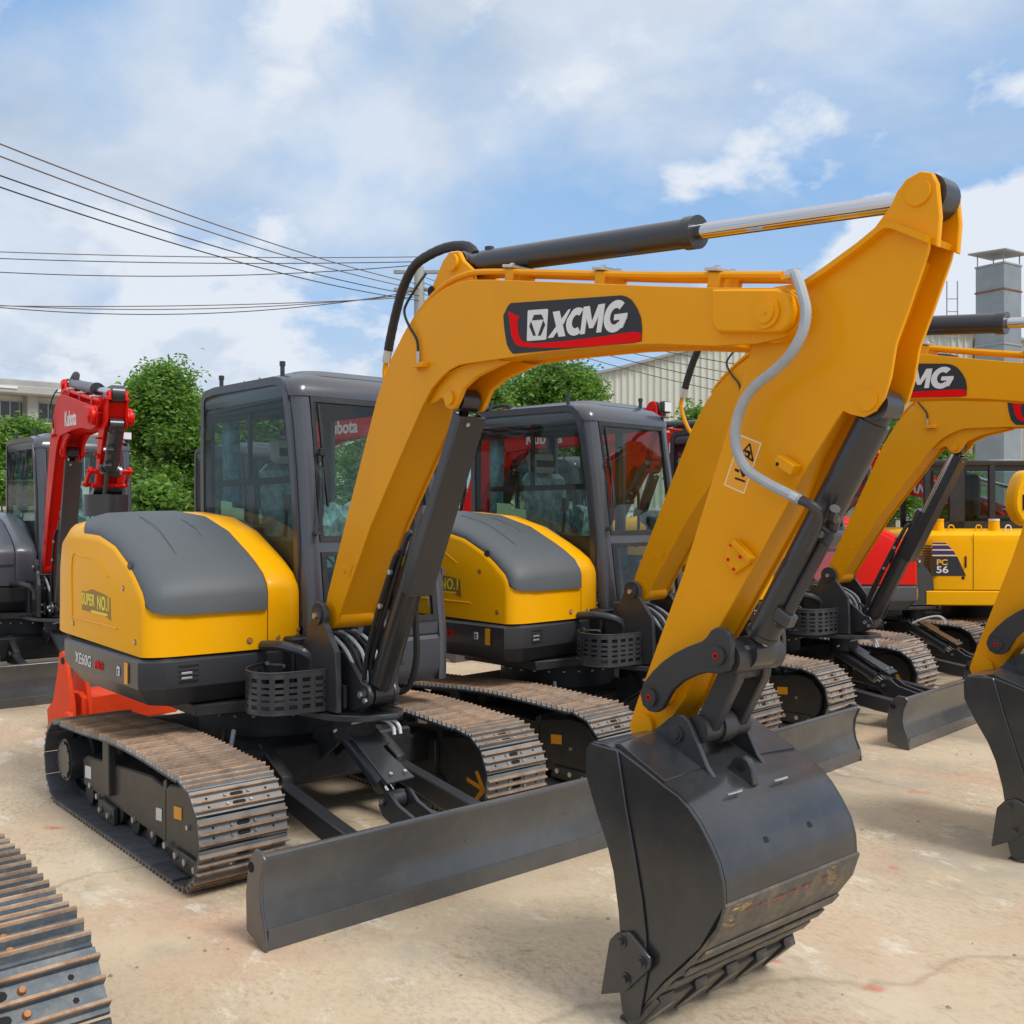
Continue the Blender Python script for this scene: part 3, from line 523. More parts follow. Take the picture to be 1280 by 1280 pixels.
def add_bucket(root, T, m):
    md = mat('dusty_bucket_steel', (.085, .08, .072), .55, .1, var=.2, vs=5., bump=.25, bs=30, dust=.75, dustcol=(.27, .21, .13))
    P = [(2.885, .868), (2.94, .872), (3.0, .862), (3.10, .825), (3.194, .786), (3.245, .768), (3.285, .742), (3.325, .705), (3.362, .658), (3.395, .606), (3.412, .551), (3.416, .492), (3.404, .45), (3.39, .416), (3.333, .338), (3.275, .272), (3.194, .19), (3.131, .115), (3.09, .06)]
    b = MB(T); b.sheet(P, -.338, .338, -.014, m)
    side = P+[(3.055, .03), (3.03, .05), (3.018, .12), (3.021, .285), (3.015, .357), (2.993, .475), (2.964, .559), (2.917, .649), (2.869, .758), (2.866, .835)]
    for s_ in (-1, 1):
        b.prism(side, *sorted((s_*.338, s_*.352)), m, .003)
        b.prism([(2.868, .838), (2.885, .866), (3.005, .862), (3.012, .84), (3.043, .693), (3.077, .562), (3.109, .426), (3.125, .324), (3.13, .20), (3.10, .06), (3.05, .028), (3.026, .05), (3.014, .12), (3.017, .285), (3.011, .357), (2.989, .475), (2.960, .559), (2.913, .649), (2.865, .758)], *sorted((s_*.353, s_*.362)), m, .003)
        # sloping gusset between the outer plate and the ear
        b.loft([[(2.965, s_*.34, .874), (3.0, s_*.34, .880), (3.185, s_*.34, .799), (3.18, s_*.34, .79)], [(2.94, s_*.135, .880), (2.972, s_*.135, .886), (3.165, s_*.135, .803), (3.16, s_*.135, .79)]], m, b=.002)
    bk = b.build('bucket', root)
    b = MB(T); b.prism([(3.416, .495), (3.424, .49), (3.398, .413), (3.34, .333), (3.281, .266), (3.20, .184), (3.136, .108), (3.095, .055), (3.08, .06), (3.186, .196), (3.327, .344)], -.352, .352, md); b.build('wear_plate', bk)
    for (x, z), (x2, z2) in (((3.345, .338), (3.316, .302)), ((3.29, .273), (3.262, .241)), ((3.236, .217), (3.206, .184))):
        b = MB(T); d = Vector((x2-x, z2-z)).normalized(); n_ = Vector((-d.y, d.x)); n_ = n_ if n_.x > 0 else -n_
        b.prism([(x, z), (x2, z2), (x2+n_.x*.008, z2+n_.y*.008), (x+n_.x*.008, z+n_.y*.008)], -.35, .35, md, .002); b.build('wear_strip', bk)
    b = MB(T); b.prism([(3.155, .135), (3.17, .125), (3.08, .02), (3.045, .012), (3.04, .03), (3.10, .09)], -.352, .352, md, .003); b.build('cutting_edge', bk)
    for k in range(5):
        y = -.315+.1575*k; q = MB(T)
        f_ = lambda x, z, w_: [(x, y-w_, z), (x, y+w_, z)]
        prof = [(3.175, .150, .030), (3.185, .118, .030), (3.09, .025, .028), (3.02, .004, .022), (2.985, .002, .016), (2.99, .014, .016), (3.06, .075, .028), (3.12, .14, .030)]
        q.loft([[(x, y-w_, z) for x, z, w_ in prof], [(x, y+w_, z) for x, z, w_ in prof]], m, b=.003); q.build('tooth', bk)
    for s_ in (-1, 1):
        q = MB(T); SC = [(3.045, .305), (3.02, .298), (2.985, .262), (2.947, .078), (3.045, .12), (3.062, .135), (3.075, .15), (3.155, .232), (3.158, .262), (3.085, .308), (3.065, .315)]
        q.prism(SC, *sorted((s_*.362, s_*.378)), m, .004)
        for x, z in ((3.042, .278), (3.125, .24), (3.060, .168)): q.cyl((x, s_*.377, z), (x, s_*.382, z), .020, m, 16); q.bolt((x, s_*.381, z), (0, s_, 0), .012, m, .012)
        q.build('side_cutter', bk)
        q = MB(T); EAR = [(2.784, .806), (2.79, .828), (2.831, .845), (2.889, .857), (2.939, .874), (2.989, .908), (3.026, .938), (3.055, .953), (3.086, .955), (3.108, .942), (3.122, .918), (3.155, .86), (3.185, .806), (3.215, .775), (3.15, .76), (3.0, .80), (2.86, .80)]
        q.prism(EAR, *sorted((s_*.122, s_*.140)), m, .003)
        for x, z in ((3.060, .893),): q.cyl((x, s_*.140, z), (x, s_*.150, z), .028, m, 22); q.cyl((x, s_*.149, z), (x, s_*.155, z), .018, m, 16)
        q.build('bucket_ear', bk)
    q = MB(T); q.prism([(3.185, .78), (3.19, .80), (3.205, .822), (3.235, .835), (3.262, .826), (3.278, .80), (3.285, .75), (3.26, .74)], -.035, -.005, m, .004)
    q.cyl((3.235, -.037, .80), (3.235, -.003, .80), .016, DRK, 14); q.build('lifting_eye', bk)
    for y, x, z in ((-.11, 3.39, .622), (.12, 3.39, .622)):
        q = MB(T); q.cyl((x-.016, y, z-.008), (x-.0035, y, z-.0015), .0125, DRK, 14); q.build('drain_hole', bk)
    for y in (-.18, .06): q = MB(T); q.tube([(3.285+.01, y, .752), (3.287+.01, y+.035, .752), (3.285+.01, y+.07, .752)], .004, ZNC, 6, 2); q.build('weld_bead', bk)
    OC = mat('ochre_scrape', (.34, .22, .09), .7, var=.6, vs=38, bump=.2)
    rs = random.Random(5)
    for y0, w_, n_ in ((-.345, .13, 7), (.15, .15, 7)):
        q = MB(T)
        for k in range(n_):                                     # ragged scrapes where paint has worn
            t0, t1 = .02+.13*k, .02+.13*k+rs.uniform(.08, .15); ya = y0+rs.uniform(0, .02)+(.006*k if y0 > 0 else 0); yb = ya+w_*rs.uniform(.25, .9)*(1-.09*k)
            f_ = lambda t: (3.4215-.026*t+.0015, .488-.078*t)
            (xa, za), (xb, zb) = f_(t0), f_(min(1, t1)); q.add([(xa, ya, za), (xa, yb, za-.004), (xa*.4+xb*.6, yb+.012, za*.4+zb*.6), (xb, yb-.02, zb-.004), (xb, ya+.012, zb+.004), (xa*.5+xb*.5, ya-.004, za*.5+zb*.5)], [(0, 1, 2, 3, 4, 5)], OC)
        q.build('paint_scrape', bk)
    q = MB(T); yy_ = -.25
    q = MB(T)
    for k in range(14):
        w2 = rs.uniform(.008, .03); q.add([(3.4165, yy_, .452), (3.4165, yy_+w2, .454), (3.4145, yy_+w2, .448-.003*rs.random()), (3.4145, yy_, .447)], [(0, 1, 2, 3)], mat('red_chalk', (.30, .06, .05), .8, var=.5, vs=60)); yy_ += w2+rs.uniform(.002, .03)
    tag(q.build('chalk_line', bk), kind='stuff')

def thick_arc(b, cx, cz, rx, rz, w, a0, a1, sh, y0, y1, m, n=16):
    o = []; i_ = []
    for k in range(n+1):
        a = R(a0+(a1-a0)*k/n); o.append((cx+rx*math.cos(a), cz+rz*math.sin(a))); i_.append((cx+(rx-w)*math.cos(a), cz+(rz-w*.85)*math.sin(a)))
    b.prism([sh(*p) for p in o]+[sh(*p) for p in i_[::-1]], y0, y1, m)
def add_decal(par):
    y = -.1145; q = MB()
    q.prism([(2.185, 2.418), (2.202, 2.427), (2.79, 2.362), (2.815, 2.354), (2.84, 2.338), (2.865, 2.306), (2.882, 2.271), (2.887, 2.235), (2.885, 2.192), (2.85, 2.19), (2.24, 2.226), (2.215, 2.228), (2.195, 2.245), (2.178, 2.271), (2.164, 2.33), (2.157, 2.385)], y-.0015, y+.001, DEC); q.build('decal_plate', par)
    q = MB(); y -= .0015
    q.prism([(2.189, 2.397), (2.256, 2.366), (2.244, 2.352), (2.246, 2.318), (2.254, 2.292), (2.262, 2.278), (2.282, 2.266), (2.343, 2.252), (2.50, 2.240), (2.676, 2.232), (2.80, 2.229), (2.855, 2.227), (2.886, 2.218), (2.885, 2.195), (2.86, 2.1915), (2.70, 2.200), (2.548, 2.211), (2.40, 2.228), (2.271, 2.248), (2.245, 2.255), (2.225, 2.272), (2.208, 2.303)], y-.0012, y, REDP)
    q.build('red_stripe', par)
    q = MB(); q.prism([(2.307, 2.383), (2.415, 2.372), (2.419, 2.366), (2.409, 2.262), (2.404, 2.258), (2.303, 2.266), (2.299, 2.27), (2.304, 2.378)], y-.0012, y, WHT); q.build('logo_plate', par)
    q = MB(); yy = y-.0012
    for P in ([(2.341, 2.360), (2.382, 2.356), (2.396, 2.335), (2.329, 2.341)], [(2.314, 2.321), (2.324, 2.338), (2.351, 2.281), (2.337, 2.281)], [(2.393, 2.332), (2.404, 2.314), (2.379, 2.277), (2.363, 2.278)]): q.prism(P, yy-.001, yy, DEC)
    q.build('logo_emblem', par)
    x0, z0, W_, H_, sl, shr = 2.425, 2.262, .395, .094, -.055, .20
    def sh(u, v): return (x0+u+v*shr, z0+v*(1+u*.15)+u*sl)
    q = MB(); st_ = [0]
    def P(*pts): st_[0] += .00035; q.prism([sh(*p) for p in pts], y-.0012-st_[0], y, WHT)
    h = H_
    P((-.008, 0), (.022, 0), (.108, h), (.086, h)); P((.002, h), (.038, h), (.088, 0), (.052, 0)); P((.055, h*.62), (.07, h*.45), (.10, h), (.112, h))
    thick_arc(q, .135, h/2, .052, h*.52, .030, 55, 305, sh, y-.0010, y, WHT)
    P((.166, 0), (.189, 0), (.189, h), (.166, h)); P((.249, 0), (.272, 0), (.272, h), (.249, h)); P((.166, h), (.196, h), (.228, h*.18), (.210, h*.18)); P((.242, h), (.272, h), (.228, h*.18), (.210, h*.18))
    thick_arc(q, .330, h/2, .055, h*.56, .030, 48, 318, sh, y-.0010, y, WHT); P((.328, h*.36), (.388, h*.36), (.388, h*.56), (.328, h*.56)); P((.356, h*.06), (.374, h*.06), (.388, h*.40), (.356, h*.40))
    q.build('company_lettering', par)

def hood_sections():
    main = [(.475, .918), (.475, 1.10), (.474, 1.20), (.462, 1.235), (.42, 1.29), (.33, 1.348), (.24, 1.395), (.02, 1.498), (-.26, 1.572), (-.62, 1.60), (-.92, 1.57), (-1.10, 1.47), (-1.16, 1.30), (-1.17, .935)]
    side = [(.385, .918), (.385, 1.08), (.383, 1.14), (.375, 1.17), (.355, 1.20), (.27, 1.27), (.18, 1.335), (.0, 1.415), (-.22, 1.455), (-.45, 1.455), (-.64, 1.445), (-.745, 1.39), (-.765, 1.28), (-.77, .935)]
    def mix(t, dz=0): return [(a[0]*(1-t)+b_[0]*t, a[1]*(1-t)+b_[1]*t+dz) for a, b_ in zip(main, side)]
    return main, side, mix
def add_hood(root, hoodm=YEL, coverm=COVER, stripem=None, skirt=SKIRT, marks='x'):
    main, side, mix = hood_sections(); stripem = stripem or hoodm
    secs = [(-.887, mix(1, 0)), (-.880, mix(.82)), (-.865, mix(.62)), (-.84, mix(.42)), (-.80, mix(.24)), (-.74, mix(.12)), (-.6, mix(.05)), (-.45, mix(0)), (-.274, mix(0))]
    # flat side panel slightly recessed edge
    b = MB(); b.loft([[(x, y, z) for x, z in s_] for y, s_ in secs], hoodm, b=0)
    hd = b.build('hood', root, 40)
    st = [(-.268, [(x, z+.008) for x, z in main]), (-.255, [(x+.004, z+.014) for x, z in main]), (-.13, [(x-.012, z+.012) for x, z in main]), (-.095, [(x-.02, z+.008) for x, z in main]), (-.072, [(x-.038, z-.005) for x, z in main])]
    b = MB(); b.loft([[(x, y, z) for x, z in s_] for y, s_ in st], stripem); b.build('hood_stripe', hd, 40)
    # moulded cover wrapped over the front half of the hood
    def off(s_, d, i0=1, i1=9):
        out = []
        for i in range(i0, i1+1):
            a = Vector(s_[max(0, i-1)]); c = Vector(s_[min(len(s_)-1, i+1)]); t = (c-a).normalized(); out.append((s_[i][0]+t.y*d, s_[i][1]-t.x*d))
        return out
    def cov(t, d, zb, cut):
        s_ = mix(t); o = off(s_, d); ii = off(s_, -.01)
        o[0] = (o[0][0], zb); ii[0] = (ii[0][0], zb)
        o = o[:-1]+[(o[-1][0]+cut, o[-1][1])]; ii = ii[:-1]+[(ii[-1][0]+cut, ii[-1][1])]
        return o+ii[::-1]
    cs = [(-.872, cov(.72, .006, 1.165, .03)), (-.866, cov(.64, .015, 1.148, .02)), (-.845, cov(.46, .019, 1.132, .0)), (-.80, cov(.26, .020, 1.122, -.01)), (-.70, cov(.09, .020, 1.118, -.02)), (-.5, cov(.02, .020, 1.118, -.02)), (-.3, cov(0, .020, 1.116, -.02)), (-.280, cov(0, .016, 1.118, -.02)), (-.276, cov(0, .006, 1.122, -.02))]
    b = MB(); b.loft([[(x, y, z) for x, z in s_] for y, s_ in cs], coverm); b.build('hood_cover', hd, 28)
    b = MB(); b.cyl((.215, -.862, 1.348), (.217, -.877, 1.350), .022, SKIRT, 18); b.build('cover_handle', hd)
    if coverm is COVER:
        for k in range(2):                                      # faint creases of the moulding
            y = -.66+.2*k; b = MB(); b.tube([(.26-.04*k, y, 1.402+.015*k), (.0, y+.01, 1.527), (-.28, y+.015, 1.591)], .0018, COVER, 4, 3); b.build('cover_rib', hd)
    if marks:
        for x, y, z in ((.475, -.37, .965), (.470, -.215, .968), (.458, -.092, .975), (.455, -.085, 1.0)):
            b = MB(); b.cyl((x-.004, y, z), (x+.003, y, z), .017 if z < .97 else .01, mat('deep_yellow_cup', (.40, .15, .003), .5), 16); b.bolt((x+.001, y, z), (1, 0, 0), .010 if z < .97 else .006, ZNC, .007); b.build('panel_bolt', hd)
        for x, z in ((.16, 1.235), (.32, .985), (-.60, 1.0)):
            b = MB(); b.cyl((x, -.884, z), (x, -.8885, z), .016, mat('deep_yellow_cup', (.40, .15, .003), .5), 16); b.bolt((x, -.887, z), (0, -1, 0), .009, ZNC, .006); b.build('panel_bolt', hd)
        # pressed outline on the side door
        b = MB(); b.tube([(-.62, -.8885, 1.02), (-.62, -.8885, 1.36), (-.45, -.8885, 1.375), (-.22, -.8885, 1.36), (-.05, -.8885, 1.28)], .005, hoodm, 6, 4); b.tube([(-.60, -.8885, 1.035), (-.2, -.8885, 1.033), (.08, -.8885, 1.03)], .006, hoodm, 6, 3); b.build('pressed_line', hd)
        b = MB(); b.prism([(-.46, 1.085), (-.10, 1.08), (-.01, 1.06), (-.02, 1.175), (-.12, 1.19), (-.30, 1.205), (-.40, 1.185), (-.46, 1.19)], -.8885, -.887, mat('olive_sticker', (.32, .17, .01), .5)); st_ = b.build('slogan_sticker', hd)
        text('slogan_lettering', 'SUPER', .085, side_m(-.455, -.889, 1.118), SYEL, hd, off=.002, sx=.78, space=1.1); text('slogan_lettering', 'NO.1', .098, side_m(-.215, -.889, 1.108), SYEL, hd, off=.002, sx=.78, space=1.08)
        b = MB(); b.prism([(-.31, 1.083), (-.06, 1.080), (-.06, 1.092), (-.31, 1.095)], -.8898, -.8884, SYEL); b.build('slogan_underline', hd)
        b = MB(); b.box((.372-.05, -.165, 1.343), (.08, .085, .002), CREAM, Matrix.Rotation(R(31), 4, 'Y')); b.build('label_frame', hd)
        b = MB(); b.box((.3735-.05, -.165, 1.3445), (.070, .075, .002), hoodm, Matrix.Rotation(R(31), 4, 'Y')); b.box((.3755-.05, -.150, 1.345), (.02, .02, .002), DEC, Matrix.Rotation(R(31), 4, 'Y')); b.build('label', hd)
    # lower skirt / counterweight
    def plan(e, xs=0.):
        return [(.470-e, -.075), (.472-e, -.80+e*.6), (.40-e, -.905+e), (-.62, -.908+e), (-.80+e*.5, -.875+e), (-.98+e*.7, -.74+e*.7), (-1.12+e, -.50), (-1.19+e, -.20), (-1.20+e, .45), (-1.12+e, .70), (-.9, .84), (-.78, .84), (-.78, .10), (-.30, .0), (.30, -.05)]
    b = MB(); b.loft([[(x, y, z) for x, y in plan(e)] for z, e in ((.667, .10), (.672, .085), (.765, .006), (.80, .0), (.893, .0), (.905, .012), (.909, .02))], skirt, b=0)
    sk = b.build('lower_skirt', root, 25)
    b = MB(); b.loft([[(x, y, z) for x, y in plan(.02)] for z in (.908, .921)], DRK); b.build('seam', sk)
    for k in range(4):
        z = .865-.024*k; b = MB(); b.prism([(.4735, z), (.4735, z+.008), (.4755, z+.008), (.4755, z)], -.735, -.635, DRK); b.T = None
        if k in (1, 2): b.box((.475, -.695, z-.006), (.006, .055, .012), ZNC, b=.002)
        b.build('vent_slot', sk)
    if marks:
        text('model_lettering', 'XE60G', .082, side_m(-.50, -.909, .800), WHT, sk, off=.0006, sx=.98, space=1.10); text('model_lettering', 'PRO', .058, side_m(-.19, -.909, .803), REDP, sk, off=.0015, sx=1.0, shear=.15, space=1.05)
        b = MB(); b.prism([(.236, .778), (.278, .778), (.278, .880), (.236, .880)], -.9105, -.9075, ORG); b.prism([(.281, .790), (.291, .790), (.291, .875), (.281, .875)], -.9095, -.9075, mat('maroon', (.10, .01, .01), .5)); b.build('reflector', sk)
        b = MB(); b.prism([(.135, .806), (.168, .806), (.168, .850), (.135, .850)], -.9105, -.9075, WHT); b.prism([(.142, .812), (.160, .812), (.160, .818), (.148, .824), (.160, .832), (.160, .84), (.142, .838)], -.9112, -.9103, DEC); b.build('sticker', sk)
    return hd

def cab_front(z):
    """x of the cab's front face at height z"""
    pts = [(.65, .545), (.92, .55), (1.42, .485), (1.48, .475), (1.86, .43), (2.14, .385), (2.25, .365), (2.32, .32), (2.37, .24)]
    for (z0, x0), (z1, x1) in zip(pts, pts[1:]):
        if z <= z1: t = max(0, (z-z0)/(z1-z0)); return x0+(x1-x0)*t
    return pts[-1][1]
def add_cab(root, cm=GRYC, full=True):
    Y0, Y1, XR = -.060, .845, -.815
    b = MB()
    def pillar(xf, yf, zs, w_, sx, sy, r=.05):
        """corner post; xf(z), yf = outer corner; sx, sy point inward"""
        secs = []
        for z in zs:
            x, y = xf(z), yf; P = [(0, w_), (0, r), (.25*r, .45*r), (.75*r, .12*r), (r*1.2, 0), (w_*1.0, 0), (w_*1.0, .035), (.05, .045), (.04, w_)]
            secs.append([(x+sx*p, y+sy*q, z) for p, q in P])
        b.loft(secs, cm)
    zs = [.66, .92, 1.42, 1.66, 1.86, 2.0, 2.14, 2.25]
    pillar(cab_front, Y0, zs, .085, -1, 1, .055); pillar(cab_front, Y1, zs, .085, -1, -1, .055)
    pillar(lambda z: XR, Y0, [.92, 1.5, 2.26], .07, 1, 1, .05); pillar(lambda z: XR, Y1, [.92, 1.5, 2.26], .07, 1, -1, .05)
    pillar(lambda z: -.10, Y1, [.92, 2.26], .06, 1, -1, .01)
    # lower body panels
    b.loft([[(x, y, z) for x, y in ((.535, Y0+.05), (.535, Y1-.05), (.49, Y1-.008), (XR+.02, Y1-.008), (XR+.02, Y1-.04), (.44, Y1-.04), (.49, Y1-.08), (.49, Y0+.05))] for z in (.925, .93, 1.0)], cm)
    b.box((-.21, Y0+.012, 1.15), (1.16, .02, .60), INT); b.box((-.1, (Y0+Y1)/2, .985), (1.20, .84, .03), INT)
    b.box((-.35, Y1-.02, 1.12), (.92, .03, .30), cm, b=.01); b.box((XR+.02, (Y0+Y1)/2, 1.22), (.03, .82, .60), cm, b=.01)
    b.box((-.24, (Y0+Y1)/2, 2.222), (1.04, .80, .02), INT); b.box((-.24, Y0+.03, 2.19), (1.04, .03, .07), INT)
    cab = b.build('cab', root, 40)
    b = MB(); b.loft([[(x, y, z) for x, y in ((.548-e, Y0+.04+e), (.548-e, Y1-.08), (.50-e, Y1-.01-e), (-.80, Y1-.01-e), (-.80, .55), (.30, .40), (.30, Y0+.04+e))] for z, e in ((.655, .05), (.70, .012), (.74, .0), (.895, .0), (.915, .012))], cm); lp = b.build('cab_lower_panel', root, 30)
    b = MB(); b.box((.52, .40, .922), (.03, .80, .012), DRK); b.build('panel_gap', lp)
    b = MB(); b.prism([(.5465, .765), (.5465, .900), (.5535, .895), (.5535, .77)], .44, .515, cm, .003)
    for k in range(3): b.box((.5545, .478, .795+.036*k), (.003, .045, .020), DRK, b=.004)
    b.build('vent', lp)
    # roof: rounded slab with a raised middle
    def rr(x0, x1, y0, y1, r, z, n=4):
        P = []
        for cx, cy, a in ((x1-r, y1-r, 0), (x0+r, y1-r, 90), (x0+r, y0+r, 180), (x1-r, y0+r, 270)):
            P += [(cx+r*math.cos(R(a+90*k/n)), cy+r*math.sin(R(a+90*k/n)), z) for k in range(n+1)]
        return P
    b = MB(); XF = .375
    b.loft([rr(XR-.005, XF, Y0-.006, Y1+.006, .07, 2.235), rr(XR-.008, XF-.004, Y0-.010, Y1+.010, .07, 2.27), rr(XR, XF-.03, Y0-.004, Y1+.004, .09, 2.315), rr(XR+.03, XF-.075, Y0+.03, Y1-.03, .12, 2.355), rr(XR+.08, XF-.14, Y0+.08, Y1-.08, .15, 2.372), rr(XR+.16, XF-.2, Y0+.16, Y1-.16, .15, 2.376)], cm)
    b.loft([rr(-.62, .29, Y0+.10, Y1-.10, .12, 2.36), rr(-.58, .25, Y0+.13, Y1-.13, .12, 2.392), rr(-.5, .18, Y0+.18, Y1-.18, .12, 2.398)], cm)
    rf = b.build('roof', cab, 40)
    for x, y in ((-.66, .0), (.12, .0), (.26, .64), (-.66, .76)):
        b = MB(); b.cyl((x, y, 2.34), (x, y, 2.425), .013, CYLM, 10); b.cyl((x, y, 2.42), (x, y, 2.445), .017, CYLM, 10); b.build('roof_post', rf)
    b = MB(); b.box((.355, .80, 2.31), (.05, .07, .012), cm, b=.003); b.cyl((.355, .80, 2.31), (.36, .80, 2.345), .012, CYLM, 8); b.box((.365, .80, 2.385), (.05, .095, .085), CYLM, b=.01); b.box((.391, .80, 2.385), (.004, .078, .068), WHT, b=.001); b.build('work_light', cab)
    # side window: black border, glass, sliding frame
    def zfr(z): return cab_front(z)-.075
    out = [(-.795, 1.56), (-.80, 1.9), (-.795, 2.29), (-.775, 2.33), (-.73, 2.352), (-.60, 2.362), (.16, 2.352), (.235, 2.335), (.275, 2.30), (.305, 2.24), (.340, 2.10), (.385, 1.84), (.425, 1.48), (.43, 1.33), (.425, 1.20), (.36, 1.23), (.22, 1.33), (.02, 1.44), (-.26, 1.52), (-.60, 1.545)]
    inn = inset(out, .045)
    b = MB(); n = len(out)
    for y0, y1 in ((-.074, -.060),):
        V = [(p[0], y0, p[1]) for p in out]+[(p[0], y0, p[1]) for p in inn]+[(p[0], y1, p[1]) for p in out]+[(p[0], y1, p[1]) for p in inn]; F = []
        for i in range(n):
            j = (i+1) % n; F += [(i, j, j+n, i+n), (i+2*n, i+3*n, j+3*n, j+2*n), (i, i+2*n, j+2*n, j), (i+n, j+n, j+3*n, i+3*n)]
        b.add(V, F, CYLM)
    sw = b.build('side_window', cab)
    b = MB(); b.prism(inset(out, .035), -.070, -.064, GLS); b.build('pane', sw)
    b = MB(); b.prism([(-.75, 2.205), (-.72, 2.335), (.24, 2.325), (.29, 2.225)], -.060, -.050, mat('tint_band', (.012, .018, .018), .15)); b.build('tint_band', sw)
    for P in ([(-.625, 1.762), (.335, 1.768), (.335, 1.805), (-.625, 1.80)], [(-.19, 1.80), (-.155, 1.80), (-.155, 2.20), (-.19, 2.20)], [(.305, 1.80), (.332, 1.80), (.275, 2.21), (.245, 2.21)], [(-.64, 2.18), (.27, 2.18), (.27, 2.205), (-.64, 2.205)]):
        b = MB(); b.prism(P, -.058, -.042, BLK, .002); b.build('slider_frame', sw)
    for x, z, w_, h_ in ((-.53, 1.56, .145, .12), (-.38, 1.53, .15, .11)):
        b = MB(); b.prism([(x, z-.05), (x+w_, z-.06), (x+w_, z+h_-.01), (x, z+h_)], -.0625, -.0595, SHEETM); b.build('paper_sheet', sw)
    b = MB(); b.prism([(.12, 1.0), (.12, 1.33), (.16, 1.40), (.25, 1.415), (.37, 1.415), (.39, 1.40), (.39, 1.0)], -.052, -.03, BRN, .01); b.build('trim_panel', cab)
    # windscreen and lower front pane
    def quad(z0, z1, y0, y1, th, off_, m, nm, par):
        q = MB(); q.ext([(cab_front(z0)+off_, y0, z0), (cab_front(z0)+off_, y1, z0), (cab_front(z1)+off_, y1, z1), (cab_front(z1)+off_, y0, z1)], (-th, 0, 0), m, 0); return q.build(nm, par)
    q = MB()
    for (z0, z1, y0, y1) in ((1.455, 1.485, .03, .755), (2.205, 2.235, .03, .755), (1.485, 2.205, .03, .052), (1.485, 2.205, .733, .755)):
        q.ext([(cab_front(z0)+.006, y0, z0), (cab_front(z0)+.006, y1, z0), (cab_front(z1)+.006, y1, z1), (cab_front(z1)+.006, y0, z1)], (-.03, 0, 0), BLK)
    ws = q.build('windscreen', cab); quad(1.47, 2.22, .04, .745, .006, -.004, GLF, 'pane', ws)
    q = MB()
    for (z0, z1, y0, y1) in ((1.0, 1.03, .03, .755), (1.375, 1.40, .03, .755), (1.03, 1.375, .03, .06), (1.03, 1.375, .725, .755)):
        q.ext([(cab_front(z0)+.004, y0, z0), (cab_front(z0)+.004, y1, z0), (cab_front(z1)+.004, y1, z1), (cab_front(z1)+.004, y0, z1)], (-.03, 0, 0), BLK)
    lw = q.build('lower_windscreen', cab); quad(1.02, 1.385, .045, .74, .006, -.006, GLF, 'pane', lw)
    q = MB(); q.ext([(cab_front(1.40), .02, 1.40), (cab_front(1.40), .765, 1.40), (cab_front(1.456), .765, 1.456), (cab_front(1.456), .02, 1.456)], (-.035, 0, 0), cm); q.build('front_rail', cab); q = MB(); q.ext([(cab_front(2.236), .02, 2.236), (cab_front(2.236), .765, 2.236), (cab_front(2.3)-.01, .765, 2.3), (cab_front(2.3)-.01, .02, 2.3)], (-.035, 0, 0), cm); q.build('front_rail', cab)
    # door side and rear glass
    q = MB()
    for P in ([(-.10, 1.28), (.40, 1.28), (.42, 1.33), (.33, 2.24), (-.10, 2.24)], [(-.76, 1.30), (-.14, 1.30), (-.14, 2.24), (-.76, 2.24)]): q.prism(P, Y1-.022, Y1-.016, GLS)
    q.build('door_window', cab)
    q = MB(); q.box((XR+.03, (Y0+Y1)/2, 1.87), (.006, .78, .74), GLS); q.build('rear_window', cab)
    q = MB(); q.box((-.1, Y1-.02, 1.27), (1.2, .025, .035), cm); q.box((-.10, Y1-.02, 1.1), (.05, .03, .3), cm); q.tube([(.05, Y1+.0, 1.35), (.05, Y1+.04, 1.40), (.05, Y1+.04, 1.75), (.05, Y1+.0, 1.80)], .012, CYLM, 8, 3); q.build('door', cab)
    # wiper
    q = MB(); q.cyl((.488, -.005, 1.50), (.515, -.005, 1.505), .016, CYLM, 10); q.tube([(.51, -.005, 1.505), (.505, .03, 1.60), (.487, .045, 1.75), (.468, .05, 1.85)], .006, CYLM, 6); q.tube([(.505, .005, 1.52), (.495, .02, 1.66), (.475, .045, 1.80)], .005, CYLM, 6)
    q.loft([[(cab_front(z)+.012, y-.004, z), (cab_front(z)+.030, y-.004, z), (cab_front(z)+.030, y+.006, z), (cab_front(z)+.012, y+.006, z)] for z, y in ((1.64, .078), (1.9, .066), (2.19, .062))], RUB); q.box((.452, .055, 1.93), (.03, .03, .04), RUB, b=.003); q.build('wiper', cab)
    if full:                                                   # operator's seat under plastic, consoles, levers
        q = MB(); q.box((-.22, .38, 1.13), (.36, .44, .26), INT, b=.02)
        q.box((-.20, .38, 1.31), (.46, .46, .12), SEATM, b=.04); q.box((-.43, .38, 1.62), (.13, .44, .58), SEATM, Matrix.Rotation(R(-10), 4, 'Y'), .05)
        q.build('seat', cab)
        q = MB(); q.box((-.50, .38, 1.99), (.09, .26, .17), CARD, Matrix.Rotation(R(-10), 4, 'Y'), .03); q.box((-.445, .38, 1.98), (.006, .20, .05), INT); q.cyl((-.47, .38, 1.90), (-.46, .38, 1.86), .03, INT, 8); q.build('headrest', cab)
        q = MB()
        for y in (.08, .70): q.box((-.15, y, 1.33), (.42, .12, .28), INT, b=.02); q.cyl((.0, y, 1.46), (.02, y, 1.64), .012, CYLM, 8); q.cyl((.02, y, 1.62), (.025, y, 1.71), .024, CYLM, 10)
        q.cyl((.24, .30, 1.0), (.18, .30, 1.42), .012, CYLM, 8); q.cyl((.24, .46, 1.0), (.18, .46, 1.42), .012, CYLM, 8); q.box((.36, .68, 1.52), (.05, .16, .12), INT, b=.01); q.build('control_console', cab)
